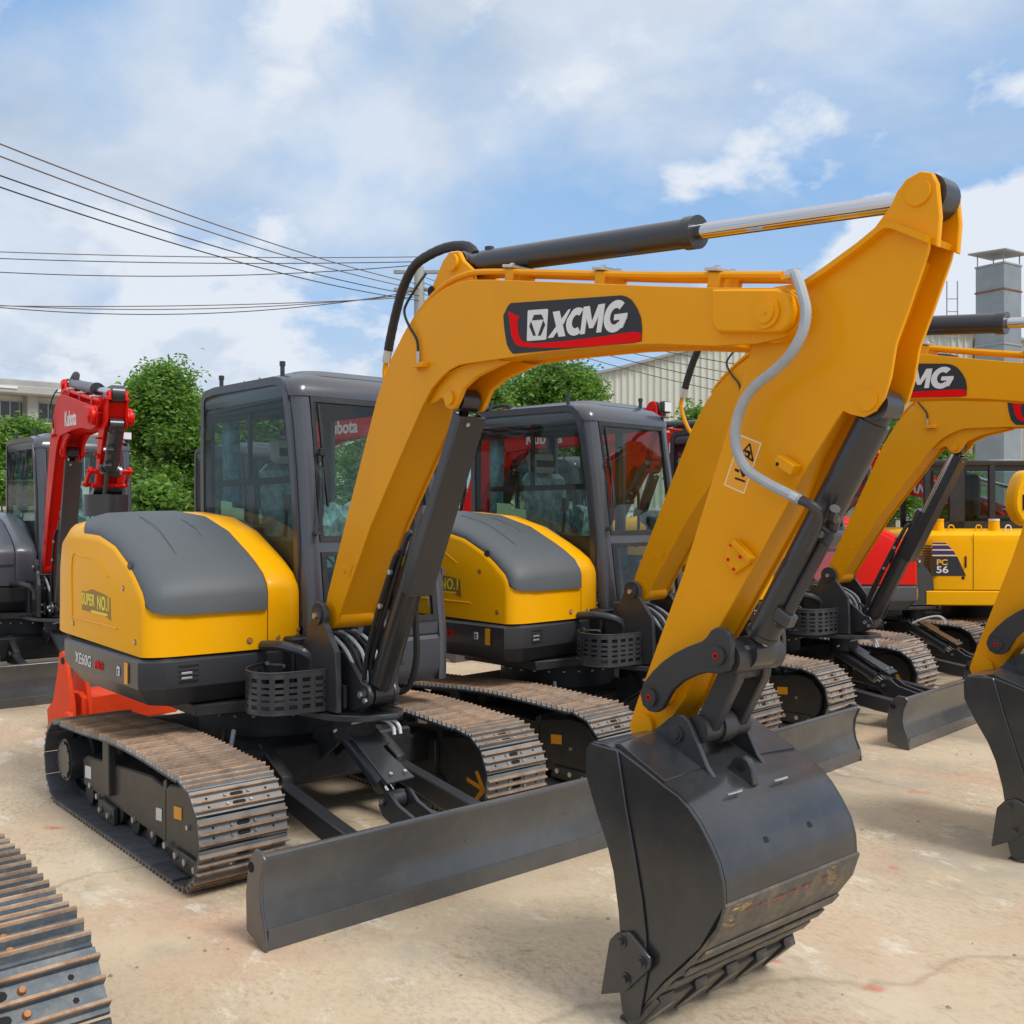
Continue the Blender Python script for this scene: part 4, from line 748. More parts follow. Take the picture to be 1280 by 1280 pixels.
        q = MB(); q.loft([[(.05+.02*math.sin(k*2.1), .20+.06*k, 1.34+.05*math.sin(k*1.3)), (.10, .20+.06*k, 1.56+.05*math.cos(k*2)), (.0, .21+.06*k, 1.66+.03*math.sin(k*3)), (-.06, .21+.06*k, 1.40)] for k in range(6)], SEATM); q.build('plastic_wrap', cab)
        q = MB(); q.prism([(-.70, 1.6), (-.62, 1.6), (-.60, 2.2), (-.66, 2.24), (-.70, 2.2)], .02, .10, mat('pale_blue_film', (.16, .34, .42), .3, var=.5, vs=20), .01); q.build('folded_film', cab)
    return cab

def add_front(root, basket=True):
    b = MB()                                                   # swing bracket carrying the boom
    BR = [(.60, .65), (.60, .90), (.655, .945), (.70, .985), (.755, 1.09)]+[(.82+.068*math.cos(R(a)), 1.105+.068*math.sin(R(a))) for a in range(165, -31, -15)]+[(.915, 1.03), (.985, .942), (.995, .80), (.995, .65)]
    for y0, y1 in ((-.178, -.148), (.148, .178)): b.prism(BR, y0, y1, GRY, .004)
    for s_ in (-1, 1): b.cyl((.82, s_*.178, 1.105), (.82, s_*.190, 1.105), .045, GRY, 22); b.bolt((.82, s_*.19, 1.105), (0, s_, 0), .016)
    b.loft([[(x, y, z) for x, y in ((.50, -.30), (.95, -.20), (1.03, -.15), (1.10, -.08), (1.14, .08), (1.05, .17), (.50, .20))] for z in (.612, .642)], GRY, b=.004)
    b.cyl((.86, 0, .55), (.86, 0, .92), .085, GRY, 24); b.cyl((.86, 0, .50), (.86, 0, .60), .11, BLK, 24)
    for s_ in (-1, 1): b.prism([(.90, .65), (1.0, .65), (1.13, .70), (1.145, .745), (1.12, .79), (1.07, .80), (.95, .90), (.90, .92)], *sorted((s_*.058, s_*.085)), GRY, .005)
    b.cyl((1.09, -.10, .745), (1.09, .10, .745), .03, GRY, 16); b.bolt((1.09, -.10, .745), (0, -1, 0), .016); b.bolt((1.115, -.09, .72), (0, -1, 0), .013)
    b.box((.93, -.115, .72), (.09, .02, .11), GRY, b=.004); b.bolt((.895, -.125, .755), (0, -1, 0), .011); b.bolt((.90, -.125, .69), (0, -1, 0), .011)
    b.box((.66, 0, 1.0), (.05, .28, .05), GRY, b=.005); b.box((.70, 0, .78), (.2, .28, .26), BLK, b=.01)
    for k in range(5): b.tube([(.66, -.09+.04*k, .88), (.72, -.09+.04*k, .99), (.80, -.09+.04*k, 1.0), (.93, -.08+.04*k, .93), (.98, -.06+.03*k, .82), (.96, -.05+.03*k, .70)], .010, RUB if k % 2 else SPR, 7)
    b.tube([(1.02, .10, .72), (1.10, .16, .75), (1.16, .17, .90), (1.18, .15, 1.1), (1.22, .12, 1.30)], .016, RUB, 8)
    br = b.build('swing_bracket', root)
    b = MB(); b.loft([[(x, y, z) for x, y in ((.46, -.30), (.60, -.22), (.62, .20), (.46, .34), (-.3, .5), (-.3, -.6), (.40, -.62))] for z in (.60, .66)], BLK, b=.006); b.box((.50, .02, .80), (.14, .40, .34), BLK, b=.01); b.build('slew_frame', root)
    b = MB(); b.tube([(.48, -.30, .935), (.60, -.28, .945), (.68, -.25, .938), (.73, -.20, .915), (.745, -.165, .87), (.745, -.16, .80)], .026, GRY, 10); b.build('step_rail', root)
    if not basket: return
    path = [(.50, -.30), (.56, -.40), (.62, -.455), (.70, -.492), (.775, -.490), (.835, -.465), (.872, -.42), (.885, -.36), (.892, -.30), (.905, -.185)]
    P = smooth([Vector((x, y, 0)) for x, y in path], 5); b = MB(); z0, z1, th = .655, .852, .004
    # perforated sheet: walls between rows and columns of slots
    d = [0]
    for a, c in zip(P, P[1:]): d.append(d[-1]+(c-a).length)
    def at(s_):
        s_ = min(max(s_, 0), d[-1]-1e-6); i = max(j for j in range(len(d)-1) if d[j] <= s_); t = (s_-d[i])/(d[i+1]-d[i]); p = P[i].lerp(P[i+1], t); g = (P[i+1]-P[i]).normalized(); return p, Vector((g.y, -g.x, 0))
    def strip(sa, sb, za, zb, k=2):
        secs = []
        for i in range(k+1):
            p, n_ = at(sa+(sb-sa)*i/k); o_ = p+n_*th; secs.append([(p.x, p.y, za), (o_.x, o_.y, za), (o_.x, o_.y, zb), (p.x, p.y, zb)])
        b.loft(secs, GRY)
    cols = 11; cw = d[-1]/cols; rows = 5; rh = (z1-z0-.05)/rows
    strip(0, d[-1], z0, z0+.022, 26); strip(0, d[-1], z1-.028, z1, 26)
    for r_ in range(1, rows): strip(0, d[-1], z0+.022+rh*r_-.009, z0+.022+rh*r_+.009, 26)
    for c_ in range(cols+1): s_ = cw*c_; strip(max(0, s_-cw*.19), min(d[-1], s_+cw*.19), z0+.02, z1-.026, 2)
    b.tube([(p.x, p.y, z1) for p in P], .0055, GRY, 6, 1); b.tube([(p.x, p.y, z0) for p in P], .0055, GRY, 6, 1)
    fl = [(p.x, p.y) for p in P[::3]]+[(.905, -.185), (.50, -.185)]; b.ext([(x, y, z0-.004) for x, y in fl], (0, 0, .004), GRY)
    b.bolt((.52, -.30, .85), (1, 0, .1), .011); b.tube([(.50, -.28, .84), (.60, -.25, .845), (.63, -.26, .84)], .006, ZNC, 6); b.build('step_basket', root)

BOOMPARTS = {'boom', 'boom_cylinder', 'arm_cylinder', 'arm', 'bucket_cylinder', 'guide_link', 'bucket_link', 'bucket', 'auger_drive', 'drive_mount'}
def base(o): return o.name.split('.')[0]

# ------------------------------------------------------------------ the row of yellow excavators
G1 = 'yellow excavators parked in the front row'
m1 = empty('excavator', place(0, 0), 'yellow excavator with charcoal cab nearest the camera, its steel bucket standing in the foreground', 'excavator', G1)
add_track(m1, -.76, -1, off=0.); add_track(m1, .76, 1, off=.4); add_undercarriage(m1); add_front(m1); add_hood(m1); add_cab(m1); add_boom_group(m1)
m2 = copy_tree(m1); m2.matrix_world = place(-.050, 2.218, .080); m2['label'] = 'yellow excavator in the middle of the front row, cab seen under the nearest boom'
m3 = copy_tree(m1); m3.matrix_world = place(-.148, 4.619, .085); m3['label'] = 'yellow excavator third in the front row, its boom rising behind the nearest arm at right'
for ch in m2.children:                                         # the middle machine holds its arm a little further out
    if base(ch) in ('arm', 'guide_link', 'bucket_link', 'bucket', 'bucket_cylinder'): ch.matrix_local = rot_about(PIN_E, R(-4))

# ------------------------------------------------------------------ foreground track of a bigger machine, lower left corner
fg = empty('excavator_undercarriage', place(1.30, -2.985) @ Matrix.Scale(1.178, 4), 'weathered crawler track with rusty grousers and orange bolts in the lower left corner', 'crawler track')
RUSTW = mat('weathered_grouser', (.30, .18, .11), .8, .1, var=.45, vs=12, bump=.5, bs=70, dust=.8, dustcol=(.45, .38, .28), rnd=.25)
SHW = mat('weathered_shoe', (.10, .12, .14), .6, .3, var=.35, vs=9, bump=.4, bs=60, dust=.45, dustcol=(.36, .32, .24), rnd=.25)
n_, sm_ = 32, loop_samples(track_path(), 32)
SHOE_ME[(round(sm_[1], 4), .43)] = shoe_mesh(sm_[1], .43, 1.15, SHW, RUSTW, mat('orange_bolt', (.38, .15, .04), .6, var=.4, vs=40))
tk = add_track(fg, .765, 1, n=32, wid=.43, off=.35, sticker=False)
b = MB()
b.box((.55, .1, .30), (.9, .9, .2), BLK, b=.01); b.build('chassis', fg)

# ------------------------------------------------------------------ red excavators behind
DG = mat('blue_grey_hood', (.085, .095, .115), .32, var=.06, coat=.4)
def red_machine(name, M, label, hood, skirt, Tb, Ta, attach='bucket', upper=0., group='red excavators parked in the back row', word='Kubota', boomm=None):
    boomm = boomm or REDM
    r_ = empty(name, M, label, 'excavator', group)
    add_track(r_, -.76, -1, n=38, off=.2, sticker=False); t2 = add_track(r_, .76, 1, n=38, off=.6, sticker=False); add_undercarriage(r_)
    pre = set(r_.children); add_front(r_, basket=False); add_hood(r_, hood, DG if hood is not REDM else REDM, hood, skirt, marks=None); add_cab(r_)
    add_boom_group(r_, boomm, Tb, Ta, decal=None, attach=attach, cyl=CYLM if attach != 'drum' else GRY, linkm=boomm)
    bo = [c for c in r_.children if base(c) == 'boom'][0]
    text('maker_lettering', word, .17, Tb @ side_m(2.12, -.1145, 2.275, -.08), WHT, bo, off=.004, sx=1.1)
    if upper:
        for c in r_.children:
            if c not in pre: c.matrix_local = Matrix.Rotation(upper, 4, 'Z')
    return r_
def pose(tb, ta):
    Tb = rot_about((.83, 0, 1.105), R(tb)); pe = Tb @ Vector(PIN_E); return Tb, rot_about(pe, R(ta)) @ Tb
Tb, _ = pose(-2, 0); pe = Tb @ Vector(PIN_E)
Ta = Matrix.Translation(pe) @ Matrix.Rotation(R(-12), 4, 'Y') @ Matrix.Diagonal((.60, 1, .36, 1)) @ Matrix.Translation(-Vector(PIN_E))
r1 = red_machine('excavator', place(-5.60, .27, -.03), 'red-boomed excavator with blue-grey hood and drum attachment at the left edge behind', DG, SKIRT, Tb, Ta, 'drum')
for ch in r1.children:
    if base(ch) in BOOMPARTS or base(ch) == 'swing_bracket': ch.matrix_local = rot_about((.83, 0, 0), R(-6.5), 'Z')
Tb, Ta = pose(-4, 4)
r2 = red_machine('excavator', place(-5.5, 2.35, .05), 'red-boomed excavator behind the nearest yellow machine, seen through its cab glass', DG, SKIRT, Tb, Ta)
r3 = copy_tree(r2); r3.matrix_world = place(-5.3, 4.75, .06); r3['label'] = 'red-boomed excavator behind the middle yellow machine, its boom lettering seen through the cab window'
r4 = copy_tree(r2); r4.matrix_world = place(-5.3, 7.15, .06); r4['label'] = 'red-boomed excavator in the back row, right of the middle yellow cab'
Tb, Ta = pose(14, -10); q5 = wp(1000, 14.2)
r5 = red_machine('excavator', place(q5.x-.83, q5.y, .0), 'red excavator behind the side-on yellow one, its low boom showing beside the third machine', REDM, GRYC, Tb, Ta, 'bucket', word='YANMAR')
Tb, Ta = pose(-6, 10)
m4 = red_machine('excavator', place(-.62, 6.70, .085), 'red-hooded excavator turned tail to the camera, right of the third yellow machine', REDM, GRYC, Tb, Ta, 'none', R(52), None, 'YANMAR')
for ch in list(m4.children):                                    # its boom lies wholly behind the others: left out
    if base(ch) in BOOMPARTS:
        for g in list(ch.children): bpy.data.objects.remove(g)
        bpy.data.objects.remove(ch)
for c in m4.children:
    if base(c) == 'lower_skirt':
        b = MB(); b.box((-1.193, .05, .79), (.012, .15, .045), REDP, b=.003); q = b.build('tail_reflector', c)
    if base(c) == 'hood':
        b = MB(); b.box((-.85, -.875, 1.35), (.06, .02, .05), WHT, b=.003); b.build('label', c)

# orange-red attachment frame lying behind the nearest machine's track
o0 = wp(80, 7.4); fr = empty('quick_coupler_frame', place(o0.x, o0.y, R(8)) @ Matrix.Scale(.88, 4), 'orange-red steel attachment frame standing behind the nearest track', 'attachment')
b = MB(); b.prism([(-.18, .05), (.10, .05), (.12, .30), (.04, .335), (-.12, .335), (-.20, .28)], .10, .98, ORR, .012); b.build('cross_beam', fr)
for y in (0, .14):
    b = MB(); b.prism([(-.30, .02), (-.22, .0), (.10, .04), (.16, .12), (.14, .26), (.06, .50), (.02, .64), (-.03, .68), (-.09, .66), (-.12, .52), (-.20, .26), (-.32, .16)], y, y+.035, ORR, .006)
    b.cyl((-.02, y-.004, .60), (-.02, y+.04, .60), .03, DRK, 12); b.cyl((.08, y-.004, .14), (.08, y+.04, .14), .035, DRK, 12); b.build('side_plate', fr)
b = MB(); b.prism([(.08, .04), (.20, .06), (.22, .14), (.18, .20), (.10, .20)], -.05, -.005, ORR, .006); b.build('lug', fr)

# ------------------------------------------------------------------ yellow side-on excavator (PC 56)
pm = empty('excavator', Matrix.Translation(wp(1145, 10.5)) @ Matrix.Rotation(YAW-R(3), 4, 'Z'), 'bright yellow excavator standing side-on at right, black and navy number decal on its hood', 'excavator')
b = MB(); prof = lambda x: [(x, .0, .66), (x, -.0, 1.30), (x, .02, 1.37), (x, .07, 1.405), (x, .16, 1.42), (x, .60, 1.43), (x, 1.60, 1.43), (x, 1.60, .66)]
secs = []
for x, e in ((-.03, .55), (.0, .30), (.05, .14), (.12, .05), (.22, .0), (.9, 0.), (1.05, 0.), (1.9, 0.), (2.0, .0)):
    P = prof(x); P = [(p[0], p[1]+(e if p[1] < .3 else 0), p[2]-(.10*e/.55 if p[2] > 1.2 else 0)) for p in P]; secs.append(P)
b.loft(secs, YELP); hb = b.build('hood', pm, 30)
b = MB(); b.loft([[(x, y, z) for y, z in ((.015, .645), (-.018, .66), (-.022, .79), (-.004, .80), (.1, .80), (1.6, .80), (1.6, .645))] for x in (.10, 1.0, 2.0)], YELP); b.build('side_skirt', pm)
for x0, z0, x1, z1 in ((.575, .82, .580, 1.39), (.10, .805, 2.0, .812)): b = MB(); b.prism([(x0, z0), (x1, z0), (x1, z1), (x0, z1)], -.003, .0, DRK); b.build('door_gap', hb)
for k in range(11): b = MB(); z = 1.255-.0265*k; b.prism([(.075 if k else .09, z), (.155, z), (.155, z+.013), (.075 if k else .09, z+.013)], -.003, .03, DRK); b.build('vent_slot', hb)
def dstrip(z0, z1, xa, xb, m): b = MB(); b.prism([(.165, z0), (xa, z0), (xb, z1), (.165, z1)], -.0035, -.0005, m); b.build('decal', hb)
dstrip(.955, 1.155, .505, .415, DEC); dstrip(1.158, 1.17, .412, .405, CREAM); dstrip(1.173, 1.212, .403, .375, PURP); dstrip(1.215, 1.227, .373, .365, CREAM); dstrip(1.23, 1.266, .362, .325, PURP); dstrip(1.269, 1.279, .322, .315, CREAM); dstrip(1.282, 1.296, .312, .30, PURP)
text('number_lettering', 'PC', .078, side_m(.205, -.004, 1.068), mat('gold_print', (.85, .48, .04), .5), hb, off=.002, sx=1.2); text('number_lettering', '56', .098, side_m(.20, -.0045, .985), WHT, hb, off=.0015, sx=1.3)
b = MB(); b.box((.50, -.008, 1.10), (.014, .012, .12), DRK, b=.003); b.cyl((.475, -.006, .935), (.475, .0, .935), .016, DRK, 14); b.build('door_handle', hb)
for x in (.40, .68, .98): b = MB(); b.tube([(x-.03, .12, 1.40), (x-.025, .12, 1.46), (x, .12, 1.475), (x+.025, .12, 1.46), (x+.03, .12, 1.40)], .007, YELP if x < .9 else WHT, 6); b.build('lifting_ring', hb)
for x, h_ in ((.29, .10), (.86, .10)): b = MB(); b.cyl((x, .18, 1.40), (x, .18, 1.42+h_), .06, YELP, 18, .052); b.cyl((x, .18, 1.42+h_), (x, .18, 1.44+h_), .056, YELP if x < .5 else WHT, 18); b.build('filler_cap', hb)
b = MB(); b.cyl((.17, .35, 1.40), (.17, .35, 1.62), .05, ZNC, 16); b.box((.20, .30, 1.60), (.20, .12, .07), CARD, b=.01); b.build('exhaust_pipe', pm)
b = MB()
b.loft([[(x, y, z) for x, y in ((.36, .75), (1.75, .75), (1.80, .8), (1.80, 1.55), (1.72, 1.6), (.40, 1.6), (.34, 1.55), (.34, .8))] for z in (2.13, 2.17, 2.19)], GRY, b=.01)
for x in (.38, .70, 1.08, 1.75): b.box((x, .78, 1.78), (.07 if x != .70 else .17, .05, .74), BLK, b=.008); b.box((x, 1.57, 1.78), (.06, .05, .74), BLK, b=.008)
b.box((1.07, .78, 1.46), (1.42, .05, .10), BLK); b.box((1.07, .80, 2.10), (1.42, .05, .07), BLK); b.box((1.07, 1.57, 1.46), (1.42, .05, .10), BLK)
pc = b.build('cab', pm)
for x0, x1 in ((.42, .62), (.78, 1.05), (1.11, 1.72)): b = MB(); b.prism([(x0-.01, 1.5), (x1+.01, 1.5), (x1+.01, 2.08), (x0-.01, 2.08)], .775, .782, GLS); b.build('pane', pc); b = MB(); b.prism([(x0-.01, 1.5), (x1+.01, 1.5), (x1+.01, 2.08), (x0-.01, 2.08)], 1.57, 1.577, GLS); b.build('pane', pc)
b = MB(); b.box((1.2, 1.15, 1.5), (.45, .45, .15), INT, b=.03); b.box((.98, 1.15, 1.78), (.12, .42, .5), INT, b=.04); b.build('seat', pc)
pmu = MB(); pmu.cyl((1.0, .85, .45), (1.0, .85, .66), .42, BLK, 30); pmu.box((1.0, .85, .36), (1.2, 1.3, .2), BLK, b=.02); pmu.build('chassis', pm)
for y in (.18, 1.55):
    sm, pitch = loop_samples(track_path(), 38); t = MB(); t.prism([(p[0]*.9+.98, p[1]*.92) for p in track_path()[::2]], y-.12, y+.12, BLK); t = t.build('track', pm)
    for k in range(38):
        d = (sm[(k+1) % 38]-sm[k-1]).normalized(); p = sm[k]; out = Vector((d.y, 0, -d.x)); link('shoe', SHOE_ME[(round(pitch, 4), .40)], t, Matrix(((d.x, 0, out.x, p.x+.95), (0, 1, 0, y), (d.y, 0, out.z, p.y), (0, 0, 0, 1))))

# second yellow machine whose rounded boom head shows at the right edge
b = MB(); e0 = empty('excavator', Matrix.Translation(wp(1270, 9.2)) @ Matrix.Rotation(YAW, 4, 'Z'), 'bright yellow excavator boom with a black letter, cut off by the right edge', 'excavator')
b.prism([(.0, 1.62), (-.012, 1.70), (.0, 1.80), (.03, 1.90), (.07, 1.97), (.14, 2.0), (1.2, 1.75), (2.3, 1.2), (2.25, 1.05), (1.2, 1.45), (.20, 1.48), (.10, 1.49), (.04, 1.54)], 0, .2, YELP, .02); bh = b.build('boom', e0)
text('maker_lettering', 'A', .10, side_m(.075, -.002, 1.83), DEC, bh, off=.004)
b = MB(); b.box((.12, -.005, 1.70), (.10, .02, .12), GLS); b.box((.12, .0, 1.70), (.12, .012, .14), DRK); b.build('work_light', bh)
b = MB(); b.box((2.9, .3, .95), (1.6, 1.3, .6), YELP, b=.06); b.box((2.9, .3, 1.6), (1.2, .9, .9), GRYC, b=.06); b.build('body', e0)
b = MB(); b.box((2.9, -.3, .28), (2.2, .4, .5), BLK, b=.12); b.box((2.9, .9, .28), (2.2, .4, .5), BLK, b=.12); b.build('track', e0)

# ------------------------------------------------------------------ ground
def ground():
    m = bpy.data.materials.new('concrete_yard'); m.use_nodes = True; t = m.node_tree; n = t.nodes; l = t.links; p = n['Principled BSDF']
    co = n.new('ShaderNodeTexCoord').outputs['Object']
    def noise(sc, det, ro, di=0., scl=(1, 1, 1), rot=0.):
        mp = n.new('ShaderNodeMapping'); mp.inputs['Scale'].default_value = scl; mp.inputs['Rotation'].default_value = (0, 0, rot); l.new(co, mp.inputs[0])
        k = n.new('ShaderNodeTexNoise'); k.inputs['Scale'].default_value = sc; k.inputs['Detail'].default_value = det; k.inputs['Roughness'].default_value = ro; k.inputs['Distortion'].default_value = di; l.new(mp.outputs[0], k.inputs[0]); return k.outputs[0]
    def ramp(f, st):
        r = n.new('ShaderNodeValToRGB'); e = r.color_ramp.elements
        while len(e) < len(st): e.new(.5)
        for k, (q, c) in zip(e, st): k.position = q; k.color = (c if len(c) == 4 else tuple(c)+(1,))
        l.new(f, r.inputs[0]); return r.outputs[0]
    def mix(f, a, b_, mode='MIX'):
        x = n.new('ShaderNodeMix'); x.data_type = 'RGBA'; x.blend_type = mode
        if isinstance(f, float): x.inputs[0].default_value = f
        else: l.new(f, x.inputs[0])
        for i, v in ((6, a), (7, b_)):
            if isinstance(v, tuple): x.inputs[i].default_value = v+(1,)
            else: l.new(v, x.inputs[i])
        return x.outputs[2]
    def msk(*k, lo=.5, hi=.62, v=.6): return ramp(noise(*k), [(lo, (0, 0, 0)), (hi, (v,)*3)])
    def mul(a, b_):
        x = n.new('ShaderNodeMix'); x.data_type = 'RGBA'; x.blend_type = 'MULTIPLY'; x.inputs[0].default_value = 1; l.new(a, x.inputs[6]); l.new(b_, x.inputs[7]); return x.outputs[2]
    c = ramp(noise(.5, 9, .65, .5), [(.28, (.45, .36, .245)), (.5, (.57, .465, .325)), (.72, (.66, .555, .41))])
    c = mix(msk(.8, 9, .68, .7, (1, 1.3, 1), .7, lo=.50, hi=.68, v=.65), c, (.56, .34, .235))         # reddish dust
    c = mix(msk(.6, 10, .7, .5, (1, 1.3, 1), 1.9, lo=.51, hi=.60, v=.6), c, (.37, .34, .28))           # grey bare concrete
    c = mix(msk(1.7, 12, .75, .3, (1, 1.5, 1), .3, lo=.56, hi=.62, v=.8), c, (.70, .64, .52))          # pale dried cement
    zone = msk(1.1, 6, .6, .4, (1, 1, 1), 2.1, lo=.38, hi=.62, v=1.)
    c = mix(mul(zone, msk(26., 12, .8, .2, (1, 1.7, 1), .86, lo=.47, hi=.62, v=.65)), c, (.27, .195, .12))
    c = mix(msk(5.5, 13, .82, .5, (1, 2.0, 1), .86, lo=.54, hi=.66, v=.6), c, (.30, .23, .15))
    c = mix(msk(2.3, 8, .6, .3, (1, 1, 1), 2.6, lo=.68, hi=.73, v=.6), c, (.17, .14, .10))            # oily spots
    c = mix(msk(90., 5, .7, lo=.62, hi=.70, v=.6), c, (.16, .12, .08))
    # hairline cracks
    v = n.new('ShaderNodeTexVoronoi'); v.feature = 'DISTANCE_TO_EDGE'; v.inputs['Scale'].default_value = .23
    dn = n.new('ShaderNodeTexNoise'); dn.inputs['Scale'].default_value = 2.2; dn.inputs['Detail'].default_value = 8; l.new(co, dn.inputs[0])
    vm = n.new('ShaderNodeVectorMath'); vm.operation = 'MULTIPLY_ADD'; l.new(dn.outputs['Color'], vm.inputs[0]); vm.inputs[1].default_value = (.5, .5, 0); l.new(co, vm.inputs[2]); l.new(vm.outputs[0], v.inputs[0])
    c = mix(ramp(v.outputs['Distance'], [(.0, (.35,)*3), (.0022, (0, 0, 0))]), c, (.20, .15, .10))
    # sprayed red marks
    for (x, y, a, w_, h_) in ((-.247, -1.103, .9, .17, .045), (3.405, .47, .75, .13, .05), (3.05, .40, .75, .10, .04), (2.84, 1.62, .6, .07, .04), (2.3, 2.9, .8, .2, .05), (4.25, 1.6, .4, .35, .16)):
        mp = n.new('ShaderNodeMapping'); mp.vector_type = 'TEXTURE'; mp.inputs['Location'].default_value = (x, y, 0); mp.inputs['Rotation'].default_value = (0, 0, a); mp.inputs['Scale'].default_value = (w_*1.1, h_*1.9, 1); l.new(co, mp.inputs[0])
        ln = n.new('ShaderNodeVectorMath'); ln.operation = 'LENGTH'; l.new(mp.outputs[0], ln.inputs[0])
        nz = noise(14., 6, .75, .5); ad = n.new('ShaderNodeMath'); ad.operation = 'MULTIPLY_ADD'; l.new(nz, ad.inputs[0]); ad.inputs[1].default_value = 1.1; l.new(ln.outputs['Value'], ad.inputs[2])
        c = mix(ramp(ad.outputs[0], [(.50, (.75,)*3), (.95, (0, 0, 0))]), c, (.55, .10, .07))
    l.new(c, p.inputs['Base Color']); p.inputs['Roughness'].default_value = .82; p.inputs['Specular IOR Level'].default_value = .3
    b1 = n.new('ShaderNodeBump'); b1.inputs['Strength'].default_value = .16; b1.inputs['Distance'].default_value = .006; l.new(noise(30., 10, .75), b1.inputs['Height'])
    b2 = n.new('ShaderNodeBump'); b2.inputs['Strength'].default_value = .22; b2.inputs['Distance'].default_value = .04; l.new(noise(1.6, 5, .6), b2.inputs['Height']); l.new(b1.outputs[0], b2.inputs['Normal']); l.new(b2.outputs[0], p.inputs['Normal'])
    b = MB(); b.add([(-400, -400, 0), (400, -400, 0), (400, 400, 0), (-400, 400, 0)], [(0, 1, 2, 3)], m); tag(b.build('ground'), kind='structure')
ground()
# scattered grit and pebbles on the yard
pv = MB(); gm = mat('pebble', (.28, .22, .16), .9, var=.4, vs=30)
for k in range(240):
    x, y = random.uniform(.2, 4.6), random.uniform(-2.4, 4.5); r_ = random.uniform(.003, .011)
    V = [Vector((x+r_*math.cos(a)*random.uniform(.6, 1.2), y+r_*math.sin(a)*random.uniform(.6, 1.2), .001)) for a in np.linspace(0, 5.2, 6)]+[Vector((x, y, r_*.8))]
    pv.add(V, [(i, (i+1) % 6, 6) for i in range(6)]+[tuple(range(5, -1, -1))], gm)
tag(pv.build('grit', ang=20), kind='stuff')

# ------------------------------------------------------------------ background walls and buildings
CONC = mat('weathered_concrete', (.36, .36, .34), .85, var=.15, vs=.8, bump=.3, bs=3, dust=.35, dustcol=(.24, .24, .22))
CONL = mat('pale_render', (.56, .56, .54), .85, var=.08, vs=.7, dust=.3, dustcol=(.38, .37, .34))
WALLW = mat('whitewashed_wall', (.62, .63, .62), .85, var=.1, vs=1.2, bump=.3, bs=6, dust=.4, dustcol=(.42, .42, .40))
WGL = mat('dark_window_glass', (.05, .06, .07), .12, var=.4, vs=1.5)
b = MB(); b.box((-15.2, 6.0, .82), (.24, 46, 1.64), WALLW, b=.02); b.box((-15.2, 6.0, 1.68), (.34, 46, .08), CONC, b=.01)
tag(b.build('boundary_wall'), 'low whitewashed boundary wall running behind the machines under the trees', 'wall')
rb = empty('rubble_pile', Matrix.Translation(wp(215, 15.0)), 'pale rubble heap by the trees above the nearest hood', 'rubble')
for k in range(38):
    a = random.uniform(0, 6.28); rr_ = random.uniform(0, 1.0)**.6; x, y = 1.1*rr_*math.cos(a), .7*rr_*math.sin(a); z = max(.1, 1.75*(1-rr_*.85)*random.uniform(.3, 1)); s_ = random.uniform(.18, .4)
    q = MB(); q.box((x, y, z*.5+.05), (s_, s_*random.uniform(.6, 1), z*.9 if rr_ < .6 else s_), CONL if k % 2 else CONC, Matrix.Rotation(random.uniform(0, 3), 3, 'Z') @ Matrix.Rotation(random.uniform(-.4, .4), 3, 'X'), .03); q.build('rubble_block', rb)
# concrete works building far left
bl = empty('factory_building', place(-43.7, 0), 'long grey concrete factory building with window bands at the far left', 'building')
b = MB(); b.box((-6, 4, 3.4), (12, 46, 6.8), CONL); b.box((.15, 4, 5.4), (.5, 46, .5), CONL, b=.03); b.box((.5, 4, 6.95), (1.6, 46.6, .35), CONC, b=.04); b.box((.9, 4, 7.25), (.5, 46.6, .3), CONC, b=.03); b.box((-6, 4, 7.1), (12, 46, .5), CONC)
for k in range(12): b.box((.35, -17.5+4*k, 6.2), (.7, .45, 1.5), CONC, b=.03); b.box((.12, -17.5+4*k, 2.6), (.3, .5, 5.1), CONL, b=.03)
b.build('wall', bl)
for k in range(11):
    y = -15.5+4*k
    for z, h_ in ((6.15, .72), (3.7, 1.4)):
        q = MB(); q.box((.03, y, z), (.10, 3.4, h_), WGL); w_ = q.build('window', bl); q = MB()
        for j in range(9): q.box((.10, y-1.6+.4*j, z), (.05, .05, h_), CONC)
        q.box((.10, y, z-h_/2), (.08, 3.5, .06), CONC); q.build('mullion', w_)
    q = MB(); q.box((1.0, y, 7.02), (.7, 2.4, .10), mat('skylight_white', (.7, .7, .7), .5)); q.build('roof_light', bl)
# corrugated warehouse
CORR = mat('corrugated_cream_sheet', (.56, .56, .48), .5, .1, var=.05, vs=.6, dust=.12, dustcol=(.4, .37, .28))
wd = 34.; wh = empty('warehouse', Matrix.Translation(wp(770, wd)) @ Matrix.Rotation(YAW, 4, 'Z'), 'cream corrugated metal warehouse behind the yellow booms', 'building')
def wx(px): return (px-770)/CF*wd
def roofz(x):
    pts = [(wx(600), zp(500, wd)), (wx(770), zp(463, wd)), (wx(1010), zp(400, wd)), (wx(1225), zp(418, wd)), (wx(1420), zp(452, wd))]
    for (a, c_), (d_, e_) in zip(pts, pts[1:]):
        if x <= d_: return c_+(e_-c_)*(x-a)/(d_-a)
    return pts[-1][1]
b = MB(); x = wx(600); xe = wx(1420); st_ = .055; V = []; k = 0
while x < xe:
    y = (0, 0, -.045, -.045)[k % 4]; V.append((x, y)); x += st_ if k % 2 else .07 if k % 4 == 0 else .04; k += 1
VV = [(x, y, 0) for x, y in V]+[(x, y, roofz(x)) for x, y in V]; n = len(V)
b.add(VV, [(i, i+1, i+1+n, i+n) for i in range(n-1)], CORR); b.build('wall', wh, 20)
RF = mat('grey_sheet_roof', (.30, .31, .32), .55, .1, var=.1)
X = [wx(600), wx(770), wx(1010), wx(1225), wx(1420)]
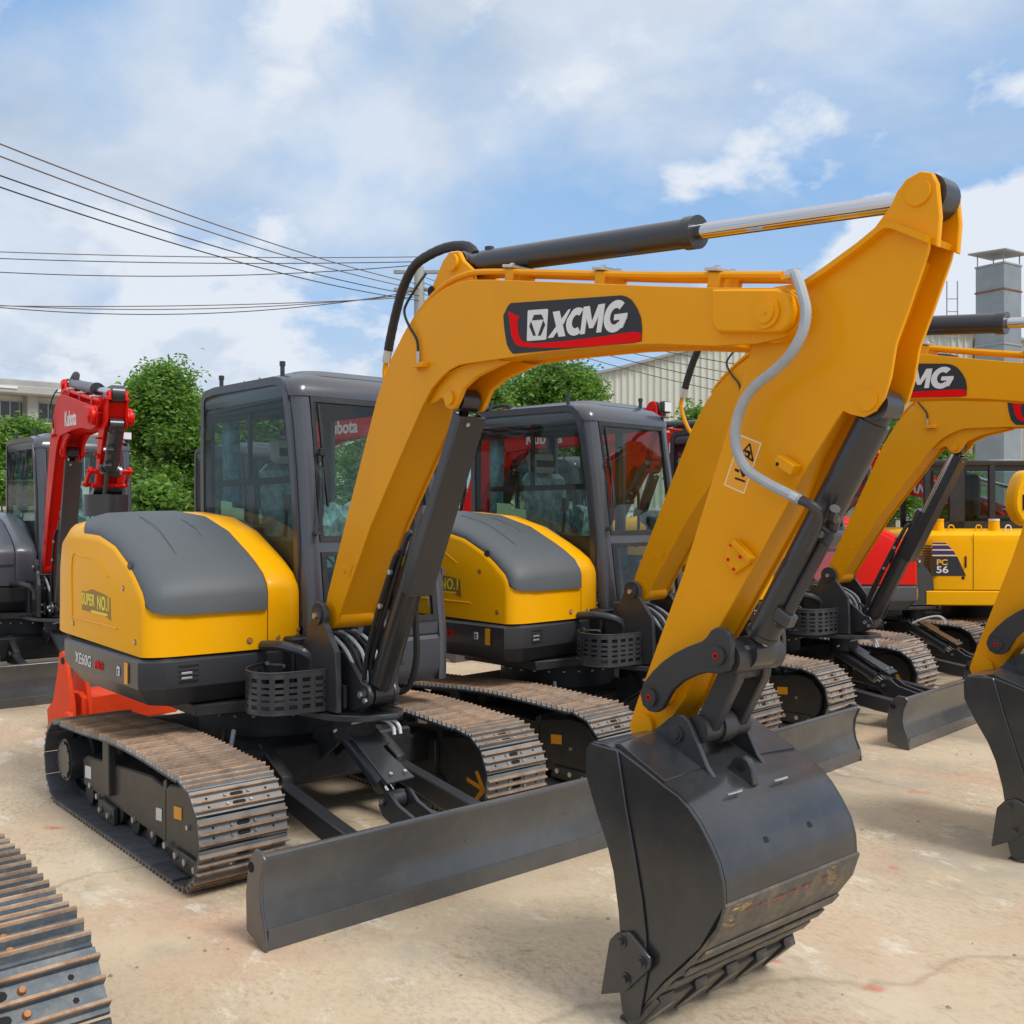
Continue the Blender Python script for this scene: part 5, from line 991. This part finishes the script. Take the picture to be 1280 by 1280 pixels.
for a, c_ in zip(X, X[1:]):
    b = MB(); b.ext([(a, -.18, roofz(a)), (c_, -.18, roofz(c_)), (c_, 20, roofz(c_)), (a, 20, roofz(a))], (0, 0, .09), RF); b.build('roof', wh)
for px, m in ((1148, RF), (1186, CONC), (1222, RF)):
    b = MB(); b.box((wx(px), -.12, roofz(wx(px))/2-.05), (.30 if px != 1186 else .9, .12, roofz(wx(px))-.2 if px != 1186 else 3.4), m, b=.01); b.build('downpipe', wh)
b = MB()
for dx in (0, .35): b.cyl((wx(1178)+dx, -.35, 3.0), (wx(1178)+dx, -.35, roofz(wx(1178))+1.6), .02, RF, 6)
for j in range(14): b.cyl((wx(1178), -.35, 3.2+.42*j), (wx(1178)+.35, -.35, 3.2+.42*j), .015, RF, 6)
b.build('ladder', wh)
# square sheet-metal flue
fl = empty('square_flue', Matrix.Translation(wp(1248, 31.)) @ Matrix.Rotation(YAW+R(33), 4, 'Z'), 'tall square sheet-metal flue with flat rain cap above the warehouse', 'chimney')
FM = mat('galvanised_sheet', (.25, .29, .31), .45, .35, var=.14, vs=1.5, dust=.25, dustcol=(.25, .16, .10)); zt = zp(333, 31)
b = MB(); b.box((0, 0, zt/2), (.92, .92, zt), FM, b=.01); fs = b.build('shaft', fl)
for z in (zp(366, 31), zp(403, 31), zp(433, 31), zp(480, 31), zp(530, 31), zt-.02):
    b = MB(); b.box((0, 0, z), (.97, .97, .05), mat('rusty_band', (.20, .08, .04), .8, var=.4, vs=4) if abs(z-zp(366, 31)) < .1 else RF, b=.005); b.build('flange', fs)
b = MB(); b.box((0, 0, zp(318, 31)), (1.25, 1.25, .05), RF, Matrix.Rotation(R(4), 3, 'X'), .01)
for sx in (-.42, .42):
    for sy in (-.42, .42): b.cyl((sx, sy, zt), (sx, sy, zp(318, 31)), .018, RF, 6)
b.build('rain_cap', fl)
# pole and power lines
PD = 26.; pp = wp(524, PD); po = empty('utility_pole', Matrix.Translation(pp), 'concrete utility pole rising behind the nearest boom', 'utility pole')
b = MB(); b.cyl((0, 0, 0), (0, 0, zp(334, PD)), .17, CONC, 14, .13); b.build('post', po)
for z in (zp(340, PD), zp(362, PD)): b = MB(); b.box((0, 0, z), (1.3, .09, .09), RF, Matrix.Rotation(YAW, 3, 'Z'), .01); b.build('cross_arm', po)
WIR = mat('cable_black', (.03, .03, .035), .6); WIB = mat('cable_brown', (.16, .10, .07), .6)
def wire(p0, p1, sag, m, r_=.012):
    p0, p1 = Vector(p0), Vector(p1); P = []
    for k in range(25): t = k/24; q = p0.lerp(p1, t); q.z -= sag*4*t*(1-t); P.append(q)
    b = MB(); b.tube(P, r_, m, 5, 1); return b.build('power_line')
k = 0
for (ya, da, yb, m, sag) in ((170, 13, 356, WIB, .18), (186, 13, 362, WIB, .2), (212, 13, 370, WIR, .2), (227, 13, 376, WIR, .22)):
    a_ = wp(-60, da, zp(ya-14, da)); c_ = wp(526, PD, zp(yb, PD)); o = wire(a_, c_, sag, m, .011)
    tag(o, ('upper brown', 'lower brown', 'upper black', 'lower black')[k]+' cable of the four slanting down to the pole from upper left', 'power line', 'power lines'); k += 1
nm = ['highest', 'second', 'third', 'fourth', 'fifth', 'lowest']; k = 0
for (ya, yb, m, sg) in ((309, 321, WIB, .10), (317, 327, WIR, .12), (331, 331, WIR, .28), (367, 363, WIR, .55), (371, 367, WIB, .35), (379, 371, WIB, .15)):
    a_ = wp(-140, 24, zp(ya, 24)); c_ = wp(524, PD, zp(yb, PD)); o = wire(a_, c_, sg, m, .012)
    tag(o, nm[k]+' of the six nearly level cables left of the pole', 'power line', 'power lines'); k += 1
nm = ['top', 'second', 'third', 'fourth', 'bottom']
for k, (yb, yc) in enumerate(((345, 452), (352, 476), (360, 490), (366, 505), (374, 520))):
    o = wire(wp(526, PD, zp(yb, PD)), wp(1080, 20, zp(yc, 20)), .35, WIR if k % 2 else WIB, .009)
    tag(o, nm[k]+' cable running right from the pole in front of the cream warehouse', 'power line', 'power lines')

# ------------------------------------------------------------------ trees
LV = []
for i, c in enumerate(((.060, .14, .018), (.11, .22, .03), (.19, .33, .045))):
    m = bpy.data.materials.new('leaf'); m.use_nodes = True; n = m.node_tree.nodes; l = m.node_tree.links; p = n['Principled BSDF']; p.inputs['Base Color'].default_value = c+(1,); p.inputs['Roughness'].default_value = .5
    tb = n.new('ShaderNodeBsdfTranslucent'); tb.inputs[0].default_value = tuple(min(1, v*1.8) for v in c)+(1,); mx = n.new('ShaderNodeMixShader'); mx.inputs[0].default_value = .38
    l.new(p.outputs[0], mx.inputs[1]); l.new(tb.outputs[0], mx.inputs[2]); l.new(mx.outputs[0], n['Material Output'].inputs[0]); LV.append(m)
BARK = mat('bark', (.12, .09, .065), .9, var=.3, vs=8, bump=.6, bs=20)
def leaves(name, blobs, nleaf, size, parent, bias=0.):
    cs = np.array([b_[:3] for b_ in blobs]); rs = np.array([b_[3:6] for b_ in blobs]); w_ = rs.prod(1)**.66; w_ /= w_.sum()
    ncl = max(30, nleaf//20); idx = rng.choice(len(blobs), ncl, p=w_); d = rng.normal(size=(ncl, 3)); d /= np.linalg.norm(d, axis=1)[:, None]
    cl = cs[idx]+d*rs[idx]*(rng.random(ncl)**.28*np.where(rng.random(ncl) < .15, rng.uniform(1.05, 1.5, ncl), 1))[:, None]
    ci = rng.integers(0, ncl, nleaf); P = cl[ci]+rng.normal(size=(nleaf, 3))*size*(.9+1.9*rng.random(ncl)[ci][:, None])*np.array([1.15, 1.15, .8])
    P[:, 2] = np.maximum(P[:, 2], .05)
    u = rng.normal(size=(nleaf, 3)); u[:, 2] *= .5; u /= np.linalg.norm(u, axis=1)[:, None]
    t = rng.normal(size=(nleaf, 3)); w = np.cross(u, t); w /= np.linalg.norm(w, axis=1)[:, None]
    s = size*rng.uniform(.6, 1.25, nleaf)[:, None]
    a = P-u*s; b_ = P+w*s*.42+u*s*.1; c = P+u*s; e = P-w*s*.42+u*s*.1
    V = np.stack([a, b_, c, e], 1).reshape(-1, 3); me = bpy.data.meshes.new(name); me.vertices.add(len(V)); me.vertices.foreach_set('co', V.ravel().astype('f'))
    me.loops.add(nleaf*4); me.loops.foreach_set('vertex_index', np.arange(nleaf*4, dtype='i')); me.polygons.add(nleaf); me.polygons.foreach_set('loop_start', np.arange(0, nleaf*4, 4, dtype='i'))
    for m in LV: me.materials.append(m)
    pr = rng.random(ncl); mi = np.clip((pr[ci]*2.2+rng.random(nleaf)*.9).astype('i'), 0, 2).astype('i'); me.polygons.foreach_set('material_index', mi); me.update(calc_edges=True); me.validate()
    o = link(name, me, parent); o['kind'] = 'stuff'; return o
def tree(px, dep, ytop, wpx, ybot, label, nleaf=15000, size=.085, seed=0, trunk=True, group=None, cat='tree'):
    rr = random.Random(seed); W_ = wpx/CF*dep/2; zt = zp(ytop, dep); zb = max(.05, zp(ybot, dep)); H = zt-zb; M = Matrix.Translation(wp(px, dep)); r_ = empty('tree' if trunk else 'shrub', M, label, cat, group)
    blobs = []
    for k in range(34):
        f = rr.random(); a = rr.uniform(0, 6.28); w_ = W_*(.35+.65*math.sin(min(1, f*1.15+.12)*3.0)**.7)*.75 if trunk else W_*.7
        rad = rr.random()**.5*w_; br_ = rr.uniform(.14, .36)*min(W_, H*.6)
        blobs.append((rad*math.cos(a), rad*math.sin(a), zb+br_*.6+f*(H-br_*1.5), br_, br_, br_*.8))
    blobs.append((0, 0, zt-.25*H, W_*.42, W_*.42, .25*H))
    leaves('crown' if trunk else 'foliage', blobs, nleaf, size, r_)
    b = MB(); b.tube([(0, 0, 0), (.05, .03, zt*.25), (-.04, .05, zt*.5), (.02, 0, zt*.8)], .13 if trunk else .03, BARK, 8)
    for k in range(7):
        q = blobs[k]; z0 = rr.uniform(.2, .5)*zt; b.tube([(0, 0, z0), (q[0]*.5, q[1]*.5, (z0+q[2])*.55), (q[0], q[1], q[2])], .035 if trunk else .012, BARK, 6, 3)
    b.build('trunk' if trunk else 'stem', r_); return r_
GT = 'trees behind the back row'
tree(208, 18, 460, 165, 640, 'tall dense tree between the red boom and the nearest cab', 80000, .052, 1, group=GT)
tree(268, 20, 497, 110, 640, 'smaller tree just left of the nearest cab roof', 18000, .06, 12, group=GT)
tree(26, 21, 525, 130, 640, 'rounded tree in front of the grey factory at the far left', 42000, .055, 2, group=GT)
tree(330, 17, 492, 150, 650, 'tree seen through the side glass of the nearest cab', 26000, .055, 3, group=GT)
tree(695, 24, 450, 210, 620, 'leafy tree under the nearest boom, above the middle cab', 80000, .058, 4, group=GT)
tree(615, 22, 480, 70, 640, 'narrow tree left of the middle cab roof', 16000, .06, 5, group=GT)
tree(868, 26, 512, 60, 640, 'small tree right of the middle cab, before the warehouse', 12000, .07, 6, group=GT)
tree(1110, 20, 520, 90, 650, 'tree between the arm and boom at right', 22000, .06, 7, group=GT)
tree(1180, 22, 548, 80, 640, 'tree behind the side-on yellow excavator', 14000, .06, 9, group=GT)
tree(470, 21, 530, 150, 650, 'tree behind the nearest windscreen', 18000, .06, 10, group=GT)
tree(12, 14, 600, 60, 622, 'clipped light green hedge above the white wall at the left edge', 9000, .035, 8, trunk=False, cat='shrub')
tree(195, 13.5, 612, 42, 650, 'low broad-leaved shrub behind the nearest hood', 5000, .055, 11, trunk=False, cat='shrub')
